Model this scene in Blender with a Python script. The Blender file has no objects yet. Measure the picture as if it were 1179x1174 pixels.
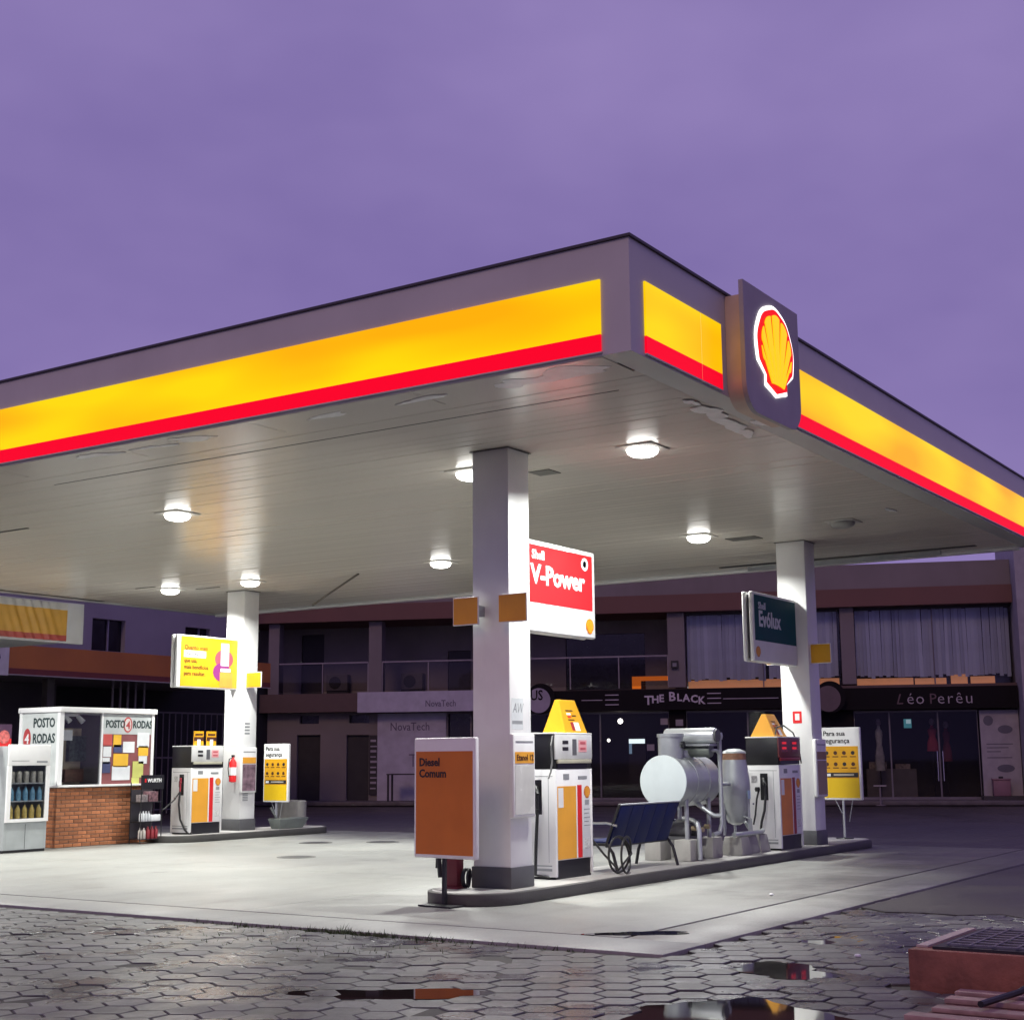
import bpy, bmesh, math, random
from mathutils import Vector, Matrix, noise as mnoise
R = math.radians
random.seed(7)
scene = bpy.context.scene
COL = scene.collection

# ------------------------------------------------------------------ camera, sky, street glow, exposure
cam_d = bpy.data.cameras.new('camera'); cam = bpy.data.objects.new('camera', cam_d); COL.objects.link(cam)
cam_d.sensor_fit = 'HORIZONTAL'; cam_d.sensor_width = 36.0; cam_d.lens = 50.08
cam_d.clip_start = 0.1; cam_d.clip_end = 3000
yaw, pitch, roll = R(33.357), R(9.904), R(-0.457)
Fv = Vector((math.cos(yaw)*math.cos(pitch), math.sin(yaw)*math.cos(pitch), math.sin(pitch)))
R0 = Vector((math.sin(yaw), -math.cos(yaw), 0)); U0 = R0.cross(Fv)
Rv = R0*math.cos(roll) + U0*math.sin(roll); Uv = U0*math.cos(roll) - R0*math.sin(roll)
M4 = Matrix((( Rv.x, Uv.x, -Fv.x, -11.155), (Rv.y, Uv.y, -Fv.y, -6.021), (Rv.z, Uv.z, -Fv.z, 1.6), (0, 0, 0, 1)))
cam.matrix_world = M4
scene.camera = cam

world = bpy.data.worlds.new('World'); scene.world = world; world.use_nodes = True
wn = world.node_tree; wn.nodes.clear()
w_out = wn.nodes.new('ShaderNodeOutputWorld'); w_bg = wn.nodes.new('ShaderNodeBackground')
w_tc = wn.nodes.new('ShaderNodeTexCoord'); w_map = wn.nodes.new('ShaderNodeMapping'); w_map.inputs['Scale'].default_value = (1.6, 1.6, 3.2)
w_no = wn.nodes.new('ShaderNodeTexNoise'); w_no.inputs['Scale'].default_value = 1.7; w_no.inputs['Detail'].default_value = 4; w_no.inputs['Roughness'].default_value = 0.55
w_cr = wn.nodes.new('ShaderNodeValToRGB')
w_cr.color_ramp.elements[0].position = 0.28; w_cr.color_ramp.elements[0].color = (0.205, 0.154, 0.395, 1)
w_cr.color_ramp.elements[1].position = 0.74; w_cr.color_ramp.elements[1].color = (0.300, 0.228, 0.500, 1)
wn.links.new(w_tc.outputs['Generated'], w_map.inputs['Vector']); wn.links.new(w_map.outputs[0], w_no.inputs['Vector'])
wn.links.new(w_no.outputs['Fac'], w_cr.inputs[0]); wn.links.new(w_cr.outputs[0], w_bg.inputs['Color'])
w_bg.inputs['Strength'].default_value = 1.0
wn.links.new(w_bg.outputs[0], w_out.inputs['Surface'])

street_glow_d = bpy.data.lights.new('sun', 'SUN'); sun = bpy.data.objects.new('sun', street_glow_d); COL.objects.link(sun)  # warm directional light standing in for an unseen street lamp behind the camera
street_glow_d.energy = 0.5; street_glow_d.angle = R(14); street_glow_d.color = (1.0, 0.62, 0.36)
sun.rotation_euler = Vector((0.80, 0.20, -0.56)).to_track_quat('-Z', 'Y').to_euler()

vs = scene.view_settings
scene.display_settings.display_device = 'sRGB'
vs.view_transform = 'Standard'; vs.look = 'None'; vs.exposure = 0.0; vs.gamma = 1.0; vs.use_curve_mapping = False
scene.cycles.use_denoising = True
scene.cycles.max_bounces = 8; scene.cycles.diffuse_bounces = 4; scene.cycles.glossy_bounces = 4
scene.cycles.transparent_max_bounces = 12; scene.cycles.sample_clamp_indirect = 6.0
LAMP_W = 245.0

# ------------------------------------------------------------------ materials
MATS = {}
def mat(name, col, rough=0.5, metal=0.0, var=0.14, scale=3.0, bump=0.0, bscale=40.0, rvar=0.12, dirt=0.0, spec=0.5, island=0.0, coat=0.0, world=False):
    if name in MATS: return MATS[name]
    m = bpy.data.materials.new(name); m.use_nodes = True; MATS[name] = m
    nt = m.node_tree; b = nt.nodes['Principled BSDF']
    tc = nt.nodes.new('ShaderNodeTexCoord')
    no = nt.nodes.new('ShaderNodeTexNoise'); no.inputs['Scale'].default_value = scale; no.inputs['Detail'].default_value = 6
    COORD = nt.nodes.new('ShaderNodeNewGeometry').outputs['Position'] if world else tc.outputs['Object']
    nt.links.new(COORD, no.inputs['Vector'])
    cr = nt.nodes.new('ShaderNodeValToRGB')
    cr.color_ramp.elements[0].position = 0.3; cr.color_ramp.elements[1].position = 0.7
    cr.color_ramp.elements[0].color = tuple(max(0, c*(1-var)) for c in col)+(1,)
    cr.color_ramp.elements[1].color = tuple(min(1, c*(1+var*0.7)) for c in col)+(1,)
    nt.links.new(no.outputs['Fac'], cr.inputs[0])
    last = cr.outputs[0]
    if dirt > 0:
        n2 = nt.nodes.new('ShaderNodeTexNoise'); n2.inputs['Scale'].default_value = scale*0.45; n2.inputs['Detail'].default_value = 9; n2.inputs['Roughness'].default_value = 0.7
        mp = nt.nodes.new('ShaderNodeMapping'); mp.inputs['Scale'].default_value = (1.5, 1.5, 0.5); mp.inputs['Location'].default_value = (3.1, 1.7, 0.4)
        nt.links.new(COORD, mp.inputs[0]); nt.links.new(mp.outputs[0], n2.inputs['Vector'])
        r2 = nt.nodes.new('ShaderNodeValToRGB'); r2.color_ramp.elements[0].position = 0.5; r2.color_ramp.elements[1].position = 0.8
        r2.color_ramp.elements[0].color = (0, 0, 0, 1); r2.color_ramp.elements[1].color = (dirt, dirt, dirt, 1)
        nt.links.new(n2.outputs['Fac'], r2.inputs[0])
        mx = nt.nodes.new('ShaderNodeMixRGB'); mx.inputs['Color2'].default_value = (col[0]*0.35+0.01, col[1]*0.32+0.008, col[2]*0.28+0.006, 1)
        nt.links.new(r2.outputs[0], mx.inputs['Fac']); nt.links.new(last, mx.inputs['Color1']); last = mx.outputs[0]
    if island > 0:
        ge = nt.nodes.new('ShaderNodeNewGeometry'); hs = nt.nodes.new('ShaderNodeMath'); hs.operation = 'MULTIPLY_ADD'
        hs.inputs[1].default_value = 2*island; hs.inputs[2].default_value = 1-island
        oi = nt.nodes.new('ShaderNodeObjectInfo'); ad = nt.nodes.new('ShaderNodeMath'); ad.operation = 'ADD'
        fr = nt.nodes.new('ShaderNodeMath'); fr.operation = 'FRACT'
        nt.links.new(ge.outputs['Random Per Island'], ad.inputs[0]); nt.links.new(oi.outputs['Random'], ad.inputs[1]); nt.links.new(ad.outputs[0], fr.inputs[0])
        nt.links.new(fr.outputs[0], hs.inputs[0])
        vm = nt.nodes.new('ShaderNodeVectorMath'); vm.operation = 'SCALE'
        nt.links.new(last, vm.inputs[0]); nt.links.new(hs.outputs[0], vm.inputs['Scale']); last = vm.outputs[0]
    nt.links.new(last, b.inputs['Base Color'])
    mr = nt.nodes.new('ShaderNodeMapRange'); mr.inputs['To Min'].default_value = max(0.02, rough-rvar); mr.inputs['To Max'].default_value = min(1, rough+rvar)
    nt.links.new(no.outputs['Fac'], mr.inputs['Value']); nt.links.new(mr.outputs[0], b.inputs['Roughness'])
    b.inputs['Metallic'].default_value = metal; b.inputs['Specular IOR Level'].default_value = spec
    b.inputs['Coat Weight'].default_value = coat
    if bump > 0:
        n3 = nt.nodes.new('ShaderNodeTexNoise'); n3.inputs['Scale'].default_value = bscale; n3.inputs['Detail'].default_value = 5
        nt.links.new(tc.outputs['Object'], n3.inputs['Vector'])
        bp = nt.nodes.new('ShaderNodeBump'); bp.inputs['Strength'].default_value = bump; bp.inputs['Distance'].default_value = 0.01
        nt.links.new(n3.outputs['Fac'], bp.inputs['Height']); nt.links.new(bp.outputs[0], b.inputs['Normal'])
    return m

def emat(name, col, strength, base=None):
    if name in MATS: return MATS[name]
    m = bpy.data.materials.new(name); m.use_nodes = True; MATS[name] = m
    b = m.node_tree.nodes['Principled BSDF']
    b.inputs['Base Color'].default_value = (base or tuple(c*0.5 for c in col))+(1,)
    b.inputs['Emission Color'].default_value = col+(1,); b.inputs['Emission Strength'].default_value = strength
    b.inputs['Roughness'].default_value = 0.5; b.inputs['Specular IOR Level'].default_value = 0.15
    return m

def panel_mat(name, c_lo, c_hi, strength, axis):
    # translucent acrylic lit from tubes inside the box: brighter by each tube
    m = bpy.data.materials.new(name); m.use_nodes = True; MATS[name] = m
    nt = m.node_tree; b = nt.nodes['Principled BSDF']
    tc = nt.nodes.new('ShaderNodeTexCoord'); mp = nt.nodes.new('ShaderNodeMapping')
    sc = [0.55, 0.55, 0.55]; sc[2] = 2.2
    mp.inputs['Scale'].default_value = sc
    no = nt.nodes.new('ShaderNodeTexNoise'); no.inputs['Scale'].default_value = 0.8; no.inputs['Detail'].default_value = 0.5
    nt.links.new(tc.outputs['Object'], mp.inputs[0]); nt.links.new(mp.outputs[0], no.inputs['Vector'])
    cr = nt.nodes.new('ShaderNodeValToRGB'); cr.color_ramp.elements[0].position = 0.33; cr.color_ramp.elements[1].position = 0.62
    cr.color_ramp.elements[0].color = c_lo+(1,); cr.color_ramp.elements[1].color = c_hi+(1,)
    nt.links.new(no.outputs['Fac'], cr.inputs[0]); nt.links.new(cr.outputs[0], b.inputs['Emission Color'])
    b.inputs['Emission Strength'].default_value = strength
    b.inputs['Specular IOR Level'].default_value = 0.1; b.inputs['Base Color'].default_value = tuple(c*0.08 for c in c_hi)+(1,); b.inputs['Roughness'].default_value = 0.3
    return m

def glass_mat(name, tint, rough=0.03, fac=0.06):
    m = bpy.data.materials.new(name); m.use_nodes = True; MATS[name] = m
    nt = m.node_tree; nt.nodes.clear()
    o = nt.nodes.new('ShaderNodeOutputMaterial'); mx = nt.nodes.new('ShaderNodeMixShader')
    t = nt.nodes.new('ShaderNodeBsdfTransparent'); t.inputs[0].default_value = tint+(1,)
    g = nt.nodes.new('ShaderNodeBsdfGlossy'); g.inputs['Roughness'].default_value = rough; g.inputs['Color'].default_value = (0.9, 0.9, 0.95, 1)
    f = nt.nodes.new('ShaderNodeFresnel'); f.inputs['IOR'].default_value = 1.28
    nt.links.new(f.outputs[0], mx.inputs[0]); nt.links.new(t.outputs[0], mx.inputs[1]); nt.links.new(g.outputs[0], mx.inputs[2]); nt.links.new(mx.outputs[0], o.inputs[0])
    return m

WHITE = mat('white_paint', (0.78, 0.78, 0.77), 0.4, var=0.06, dirt=0.12, scale=2.2)
COLW = mat('column_paint', (0.80, 0.80, 0.79), 0.45, var=0.06, dirt=0.2, scale=1.6)
FASCIA = mat('fascia_grey', (0.54, 0.54, 0.52), 0.45, var=0.08, scale=0.8, dirt=0.15)
TRIM = mat('dark_trim', (0.05, 0.045, 0.055), 0.5)
DARK = mat('black_plastic', (0.012, 0.012, 0.014), 0.4)
DGREY = mat('dark_grey_paint', (0.085, 0.085, 0.09), 0.55, bump=0.1, dirt=0.3)
SOFF = mat('soffit_paint', (0.67, 0.625, 0.555), 0.24, var=0.02, scale=0.15, rvar=0.02, dirt=0.0, island=0.02, world=True)
GREYM = mat('galvanised_grey', (0.42, 0.44, 0.45), 0.38, metal=0.55, var=0.12, scale=5)
SILV = mat('silver_paint', (0.42, 0.44, 0.45), 0.36, metal=0.5, var=0.10, scale=5, dirt=0.15)
CONC = mat('concrete_block', (0.30, 0.29, 0.27), 0.75, bump=0.35, dirt=0.4)
KERB = mat('kerb_concrete', (0.062, 0.060, 0.056), 0.6, bump=0.3, dirt=0.4, scale=2)
ISLT = mat('island_top', (0.34, 0.33, 0.32), 0.55, bump=0.2, dirt=0.5, scale=2)
YEL = mat('sign_yellow', (0.66, 0.33, 0.010), 0.4, var=0.05)
AMB = mat('amber_panel', (0.78, 0.36, 0.035), 0.42, var=0.06, dirt=0.12)
ORG = mat('orange_panel', (0.58, 0.165, 0.018), 0.42, var=0.08, dirt=0.10)
REDS = mat('sign_red', (0.68, 0.018, 0.02), 0.4, var=0.05)
REDD = mat('dark_red_paint', (0.30, 0.022, 0.03), 0.45, var=0.1)
MAROON = mat('maroon_paint', (0.17, 0.018, 0.028), 0.45, dirt=0.3)
TEAL = mat('sign_teal', (0.004, 0.075, 0.085), 0.6, var=0.06, spec=0.15)
BLUE = mat('bench_blue', (0.010, 0.016, 0.085), 0.6, var=0.2, bump=0.1, spec=0.25)
INK = mat('ink_dark', (0.02, 0.018, 0.02), 0.5)
INKB = mat('ink_brown', (0.07, 0.022, 0.008), 0.5)
INKG = mat('ink_grey', (0.28, 0.29, 0.30), 0.5)
PINK = mat('pink_display', (0.75, 0.35, 0.36), 0.3, var=0.05)
REDL = emat('red_display', (0.9, 0.03, 0.05), 0.6)
BEIGE = mat('beige_strip', (0.45, 0.43, 0.33), 0.5)
CASEF = mat('case_paper', (0.62, 0.62, 0.58), 0.25, var=0.1, scale=4, dirt=0.2)
RUBB = mat('rubber_hose', (0.016, 0.016, 0.017), 0.45)
CHR = mat('chrome', (0.6, 0.6, 0.62), 0.2, metal=1.0, var=0.03)
RUST = mat('rusty_band', (0.28, 0.14, 0.08), 0.6, var=0.3, scale=14)

# ------------------------------------------------------------------ mesh helpers
class B:
    def __init__(s): s.v = []; s.f = []
    def _add(s, vs, fs):
        n = len(s.v); s.v += [tuple(p) for p in vs]; s.f += [tuple(n+i for i in f) for f in fs]; return s
    def box(s, x0, x1, y0, y1, z0, z1):
        return s._add([(x0,y0,z0),(x1,y0,z0),(x1,y1,z0),(x0,y1,z0),(x0,y0,z1),(x1,y0,z1),(x1,y1,z1),(x0,y1,z1)],
                      [(0,3,2,1),(4,5,6,7),(0,1,5,4),(1,2,6,5),(2,3,7,6),(3,0,4,7)])
    def cyl(s, p0, p1, r0, r1=None, n=20, cap=True):
        r1 = r0 if r1 is None else r1
        p0, p1 = Vector(p0), Vector(p1); d = (p1-p0).normalized()
        a = d.orthogonal().normalized(); b = d.cross(a)
        vs = []
        for p, r in ((p0, r0), (p1, r1)):
            for i in range(n):
                t = 2*math.pi*i/n; vs.append(p + a*(r*math.cos(t)) + b*(r*math.sin(t)))
        fs = [(i, (i+1) % n, n+(i+1) % n, n+i) for i in range(n)]
        if cap: fs += [tuple(range(n-1, -1, -1)), tuple(range(n, 2*n))]
        return s._add(vs, fs)
    def tube(s, pts, r, n=8):
        pts = [Vector(p) for p in pts]; vs = []; fs = []; pa = None
        for k, p in enumerate(pts):
            d = (pts[min(k+1, len(pts)-1)] - pts[max(k-1, 0)]).normalized()
            if pa is None: a = d.orthogonal().normalized()
            else:
                a = pa - d*pa.dot(d); a = a.normalized() if a.length > 1e-5 else d.orthogonal().normalized()
            pa = a; b = d.cross(a)
            vs += [p + a*(r*math.cos(2*math.pi*i/n)) + b*(r*math.sin(2*math.pi*i/n)) for i in range(n)]
        for k in range(len(pts)-1):
            fs += [(k*n+i, k*n+(i+1) % n, (k+1)*n+(i+1) % n, (k+1)*n+i) for i in range(n)]
        fs += [tuple(range(n-1, -1, -1)), tuple(range((len(pts)-1)*n, len(pts)*n))]
        return s._add(vs, fs)
    def lathe(s, cx, cy, prof, n=24):
        vs = []; fs = []
        for (r, z) in prof:
            vs += [(cx+r*math.cos(2*math.pi*i/n), cy+r*math.sin(2*math.pi*i/n), z) for i in range(n)]
        for k in range(len(prof)-1):
            fs += [(k*n+i, k*n+(i+1) % n, (k+1)*n+(i+1) % n, (k+1)*n+i) for i in range(n)]
        fs += [tuple(range(n-1, -1, -1)), tuple(range((len(prof)-1)*n, len(prof)*n))]
        return s._add(vs, fs)
    def prism_y(s, poly, y0, y1):          # poly in (x,z), counter-clockwise seen from -y
        n = len(poly)
        vs = [(x, y0, z) for x, z in poly] + [(x, y1, z) for x, z in poly]
        fs = [tuple(range(n)), tuple(range(2*n-1, n-1, -1))] + [((i+1) % n, i, n+i, n+(i+1) % n) for i in range(n)]
        return s._add(vs, fs)
    def prism_z(s, poly, z0, z1):
        n = len(poly)
        vs = [(x, y, z0) for x, y in poly] + [(x, y, z1) for x, y in poly]
        fs = [tuple(range(n-1, -1, -1)), tuple(range(n, 2*n))] + [(i, (i+1) % n, n+(i+1) % n, n+i) for i in range(n)]
        return s._add(vs, fs)
    def mesh(s, name, m=None, smooth=True, bevel=0.0, seg=2):
        me = bpy.data.meshes.new(name); me.from_pydata(s.v, [], s.f)
        if bevel > 0:
            bm = bmesh.new(); bm.from_mesh(me)
            bmesh.ops.recalc_face_normals(bm, faces=bm.faces)
            ed = [e for e in bm.edges if len(e.link_faces) == 2 and e.calc_face_angle(0) > 0.6]
            bmesh.ops.bevel(bm, geom=ed, offset=bevel, segments=seg, affect='EDGES', profile=0.5, clamp_overlap=True)
            bm.to_mesh(me); bm.free()
        else:
            bm = bmesh.new(); bm.from_mesh(me); bmesh.ops.recalc_face_normals(bm, faces=bm.faces); bm.to_mesh(me); bm.free()
        if smooth:
            me.shade_smooth(); me.set_sharp_from_angle(angle=R(35))
        if m: me.materials.append(m)
        return me
    def build(s, name, m, parent=None, loc=(0,0,0), rot=(0,0,0), bevel=0.0, seg=2, smooth=True):
        return link(name, s.mesh(name, m, smooth, bevel, seg), parent, loc, rot)

def link(name, me, parent=None, loc=(0,0,0), rot=(0,0,0)):
    o = bpy.data.objects.new(name, me); COL.objects.link(o); o.location = loc; o.rotation_euler = rot
    if parent: o.parent = parent
    return o
def bx(*a): return B().box(*a)
def thing(name, label, cat, loc=(0,0,0), rz=0.0, group=None):
    o = bpy.data.objects.new(name, None); COL.objects.link(o); o.location = loc; o.rotation_euler = (0,0,rz)
    o.empty_display_size = 0.2
    return tag(o, label, cat, group)
def tag(o, label, cat, group=None):
    o['label'] = label; o['category'] = cat
    if group: o['group'] = group
    return o
def struct(o): o['kind'] = 'structure'; return o

def text_mesh(s, size, bold=0.0, ext=0.002, shear=0.0, sx=1.0, align='LEFT', lsp=1.0):
    cu = bpy.data.curves.new('txt', 'FONT'); cu.body = s; cu.size = size; cu.extrude = ext; cu.offset = bold; cu.align_x = align
    cu.resolution_u = 2; cu.shear = shear; cu.space_character = lsp
    ob = bpy.data.objects.new('txt', cu)
    me = bpy.data.meshes.new_from_object(ob)
    bpy.data.objects.remove(ob); bpy.data.curves.remove(cu)
    if sx != 1.0:
        for v in me.vertices: v.co.x *= sx
    return me
def text(s, size, m, parent, loc, rz=0.0, name='lettering', **k):   # upright text facing local -y (turned by rz)
    me = text_mesh(s, size, **k); me.name = name; me.materials.clear(); me.materials.append(m)
    return link(name, me, parent, loc, (R(90), 0, rz))

def copy_tree(o, parent=None):
    c = o.copy(); COL.objects.link(c); c.parent = parent
    for ch in list(o.children): copy_tree(ch, c)
    return c

def wall_open(b, s0, s1, z0, z1, y0, y1, holes):
    xs = sorted({s0, s1, *[h[0] for h in holes], *[h[1] for h in holes]}); zs = sorted({z0, z1, *[h[2] for h in holes], *[h[3] for h in holes]})
    for i in range(len(xs)-1):
        run = None
        for j in range(len(zs)-1):
            cx, cz = (xs[i]+xs[i+1])/2, (zs[j]+zs[j+1])/2
            solid = not any(h[0] < cx < h[1] and h[2] < cz < h[3] for h in holes)
            if solid: run = (run[0], zs[j+1]) if run else (zs[j], zs[j+1])
            if (not solid or j == len(zs)-2) and run:
                b.box(xs[i], xs[i+1], y0, y1, run[0], run[1]); run = None
    return b

# ------------------------------------------------------------------ ground
ASPH = mat('wet_asphalt', (0.040, 0.035, 0.034), 0.50, var=0.35, scale=0.6, bump=0.5, bscale=60, rvar=0.25, dirt=0.3)
struct(B()._add([(-400,-400,-0.10),(900,-400,-0.10),(900,900,-0.10),(-400,900,-0.10)], [(0,1,2,3)]).build('ground', mat('bedding_soil', (0.040, 0.038, 0.038), 0.7, var=0.3, bump=0.5), smooth=False))
# asphalt yard between the forecourt and the shops
struct(B()._add([(14.76,-60,-0.03),(300,-60,-0.03),(300,300,-0.03),(14.76,300,-0.03)], [(0,1,2,3)])
       ._add([(-60,24.0,-0.031),(14.76,24.0,-0.031),(14.76,300,-0.031),(-60,300,-0.031)], [(0,1,2,3)]).build('asphalt_yard', ASPH, smooth=False))

def slab_material():
    m = bpy.data.materials.new('forecourt_concrete'); m.use_nodes = True
    nt = m.node_tree; b = nt.nodes['Principled BSDF']; L = nt.links
    tc = nt.nodes.new('ShaderNodeTexCoord')
    def noise(sc, det, scale=(1,1,1), ro=0.6):
        mp = nt.nodes.new('ShaderNodeMapping'); mp.inputs['Scale'].default_value = scale; L.new(tc.outputs['Object'], mp.inputs[0])
        n = nt.nodes.new('ShaderNodeTexNoise'); n.inputs['Scale'].default_value = sc; n.inputs['Detail'].default_value = det; n.inputs['Roughness'].default_value = ro
        L.new(mp.outputs[0], n.inputs['Vector']); return n.outputs['Fac']
    def ramp(src, p0, p1, c0, c1):
        r = nt.nodes.new('ShaderNodeValToRGB'); r.color_ramp.elements[0].position = p0; r.color_ramp.elements[1].position = p1
        r.color_ramp.elements[0].color = c0; r.color_ramp.elements[1].color = c1; L.new(src, r.inputs[0]); return r.outputs[0]
    def mixc(fac, a, bcol, blend='MIX'):
        x = nt.nodes.new('ShaderNodeMixRGB'); x.blend_type = blend; L.new(fac, x.inputs['Fac']) if not isinstance(fac, float) else setattr(x.inputs['Fac'], 'default_value', fac)
        L.new(a, x.inputs['Color1'])
        if isinstance(bcol, tuple): x.inputs['Color2'].default_value = bcol
        else: L.new(bcol, x.inputs['Color2'])
        return x.outputs[0]
    base = ramp(noise(0.5, 7), 0.3, 0.72, (0.225, 0.228, 0.214, 1), (0.295, 0.298, 0.280, 1))
    fine = ramp(noise(38, 4), 0.35, 0.65, (0.86, 0.86, 0.86, 1), (1.05, 1.05, 1.05, 1))
    c = mixc(1.0, base, fine, 'MULTIPLY')
    track = ramp(noise(0.9, 4, (0.16, 1.4, 1)), 0.56, 0.74, (0, 0, 0, 1), (0.55, 0.55, 0.55, 1))
    c = mixc(track, c, (0.13, 0.127, 0.115, 1))
    oil = ramp(noise(0.62, 9, (1, 1, 1), 0.72), 0.58, 0.70, (0, 0, 0, 1), (0.6, 0.6, 0.6, 1))
    c = mixc(oil, c, (0.09, 0.086, 0.076, 1))
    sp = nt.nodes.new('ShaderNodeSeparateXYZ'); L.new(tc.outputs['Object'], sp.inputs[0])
    def mrange(src, a0, a1, b0, b1):
        q = nt.nodes.new('ShaderNodeMapRange'); q.inputs['From Min'].default_value = a0; q.inputs['From Max'].default_value = a1; q.inputs['To Min'].default_value = b0; q.inputs['To Max'].default_value = b1
        L.new(src, q.inputs['Value']); return q.outputs[0]
    def math2(op, a_, b_):
        q = nt.nodes.new('ShaderNodeMath'); q.operation = op; L.new(a_, q.inputs[0])
        if isinstance(b_, float): q.inputs[1].default_value = b_
        else: L.new(b_, q.inputs[1])
        return q.outputs[0]
    # outer concrete coloured darker: wet tone plus the shade by the unlit lamp
    damp_shade = math2('ADD', math2('MULTIPLY', mrange(sp.outputs['Y'], 2.9, 0.2, 0.0, 0.45), mrange(sp.outputs['X'], 2.5, 9.0, 0.0, 1.0)), mrange(noise(0.7, 7), 0.3, 0.7, 0.0, 0.34))
    damp_shade = math2('ADD', damp_shade, mrange(sp.outputs['X'], 10.5, 14.0, 0.0, 0.35))
    dm = ramp(damp_shade, 0.26, 0.48, (0, 0, 0, 1), (0.85, 0.85, 0.85, 1))
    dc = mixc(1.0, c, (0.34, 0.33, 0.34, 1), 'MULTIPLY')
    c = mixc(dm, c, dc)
    L.new(c, b.inputs['Base Color'])
    wet = noise(0.35, 5)
    rr = ramp(wet, 0.40, 0.62, (0.42, 0.42, 0.42, 1), (0.66, 0.66, 0.66, 1)); L.new(rr, b.inputs['Roughness'])
    bp = nt.nodes.new('ShaderNodeBump'); bp.inputs['Strength'].default_value = 0.12; bp.inputs['Distance'].default_value = 0.01
    L.new(noise(55, 4), bp.inputs['Height']); L.new(bp.outputs[0], b.inputs['Normal'])
    return m
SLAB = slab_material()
X0, Y0, XE, YE, GW = -0.28, -0.32, 14.75, 24.0, 0.80
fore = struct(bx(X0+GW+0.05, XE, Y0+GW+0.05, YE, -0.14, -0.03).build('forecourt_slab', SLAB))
pxs = [X0+GW+0.05, 5.2, 10.0, XE]; pys = [Y0+GW+0.05, 5.3, 10.2, 15.1, 20.0, YE]
for i_ in range(3):
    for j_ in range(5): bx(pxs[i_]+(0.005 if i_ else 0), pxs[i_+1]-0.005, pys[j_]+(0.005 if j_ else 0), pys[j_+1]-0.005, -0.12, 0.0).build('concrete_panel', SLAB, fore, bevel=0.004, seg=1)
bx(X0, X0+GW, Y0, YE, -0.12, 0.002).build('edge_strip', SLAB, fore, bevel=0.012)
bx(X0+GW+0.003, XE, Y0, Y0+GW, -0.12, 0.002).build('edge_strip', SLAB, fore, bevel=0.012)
bx(X0+0.1, XE, Y0+0.1, YE-0.1, -0.13, -0.02).build('joint_base', mat('joint_dirt', (0.02, 0.02, 0.018), 0.8), fore, smooth=False)

# hexagonal pavers
def paver_material():
    m = bpy.data.materials.new('wet_paver'); m.use_nodes = True
    nt = m.node_tree; b = nt.nodes['Principled BSDF']; L = nt.links
    ge = nt.nodes.new('ShaderNodeNewGeometry'); oi = nt.nodes.new('ShaderNodeObjectInfo')
    def noise(sc, det, off=0.0):
        mp = nt.nodes.new('ShaderNodeMapping'); mp.inputs['Location'].default_value = (off, off*0.7, 0); L.new(ge.outputs['Position'], mp.inputs[0])
        n = nt.nodes.new('ShaderNodeTexNoise'); n.inputs['Scale'].default_value = sc; n.inputs['Detail'].default_value = det; n.inputs['Roughness'].default_value = 0.65
        L.new(mp.outputs[0], n.inputs['Vector']); return n.outputs['Fac']
    def ramp(src, p0, p1, c0, c1):
        r = nt.nodes.new('ShaderNodeValToRGB'); r.color_ramp.elements[0].position = p0; r.color_ramp.elements[1].position = p1
        r.color_ramp.elements[0].color = c0; r.color_ramp.elements[1].color = c1; L.new(src, r.inputs[0]); return r.outputs[0]
    def mixc(fac, a, bcol, blend='MIX'):
        x = nt.nodes.new('ShaderNodeMixRGB'); x.blend_type = blend
        if isinstance(fac, float): x.inputs['Fac'].default_value = fac
        else: L.new(fac, x.inputs['Fac'])
        L.new(a, x.inputs['Color1'])
        if isinstance(bcol, tuple): x.inputs['Color2'].default_value = bcol
        else: L.new(bcol, x.inputs['Color2'])
        return x.outputs[0]
    ad = nt.nodes.new('ShaderNodeMath'); ad.operation = 'ADD'; fr = nt.nodes.new('ShaderNodeMath'); fr.operation = 'FRACT'
    L.new(ge.outputs['Random Per Island'], ad.inputs[0]); L.new(oi.outputs['Random'], ad.inputs[1]); L.new(ad.outputs[0], fr.inputs[0])
    c = ramp(fr.outputs[0], 0.0, 1.0, (0.080, 0.079, 0.080, 1), (0.150, 0.148, 0.146, 1))
    c = mixc(1.0, c, ramp(noise(45, 5), 0.3, 0.7, (0.75, 0.75, 0.75, 1), (1.12, 1.12, 1.12, 1)), 'MULTIPLY')
    c = mixc(ramp(noise(1.1, 7, 4.0), 0.5, 0.68, (0, 0, 0, 1), (0.6, 0.6, 0.6, 1)), c, (0.040, 0.036, 0.030, 1))
    c = mixc(ramp(noise(0.8, 6, 9.0), 0.60, 0.74, (0, 0, 0, 1), (0.40, 0.40, 0.40, 1)), c, (0.045, 0.055, 0.026, 1))
    wet = ramp(noise(0.9, 5, 2.0), 0.42, 0.60, (0, 0, 0, 1), (1, 1, 1, 1))
    c = mixc(wet, c, mixc(1.0, c, (0.62, 0.62, 0.66, 1), 'MULTIPLY'))
    L.new(c, b.inputs['Base Color'])
    x = nt.nodes.new('ShaderNodeMapRange'); x.inputs['To Min'].default_value = 0.52; x.inputs['To Max'].default_value = 0.20
    L.new(wet, x.inputs['Value']); L.new(x.outputs[0], b.inputs['Roughness'])
    bp = nt.nodes.new('ShaderNodeBump'); bp.inputs['Strength'].default_value = 0.35; bp.inputs['Distance'].default_value = 0.006
    L.new(noise(70, 5, 1.0), bp.inputs['Height']); L.new(bp.outputs[0], b.inputs['Normal'])
    return m
PAVE = paver_material()
HEX_R = 0.172
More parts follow.
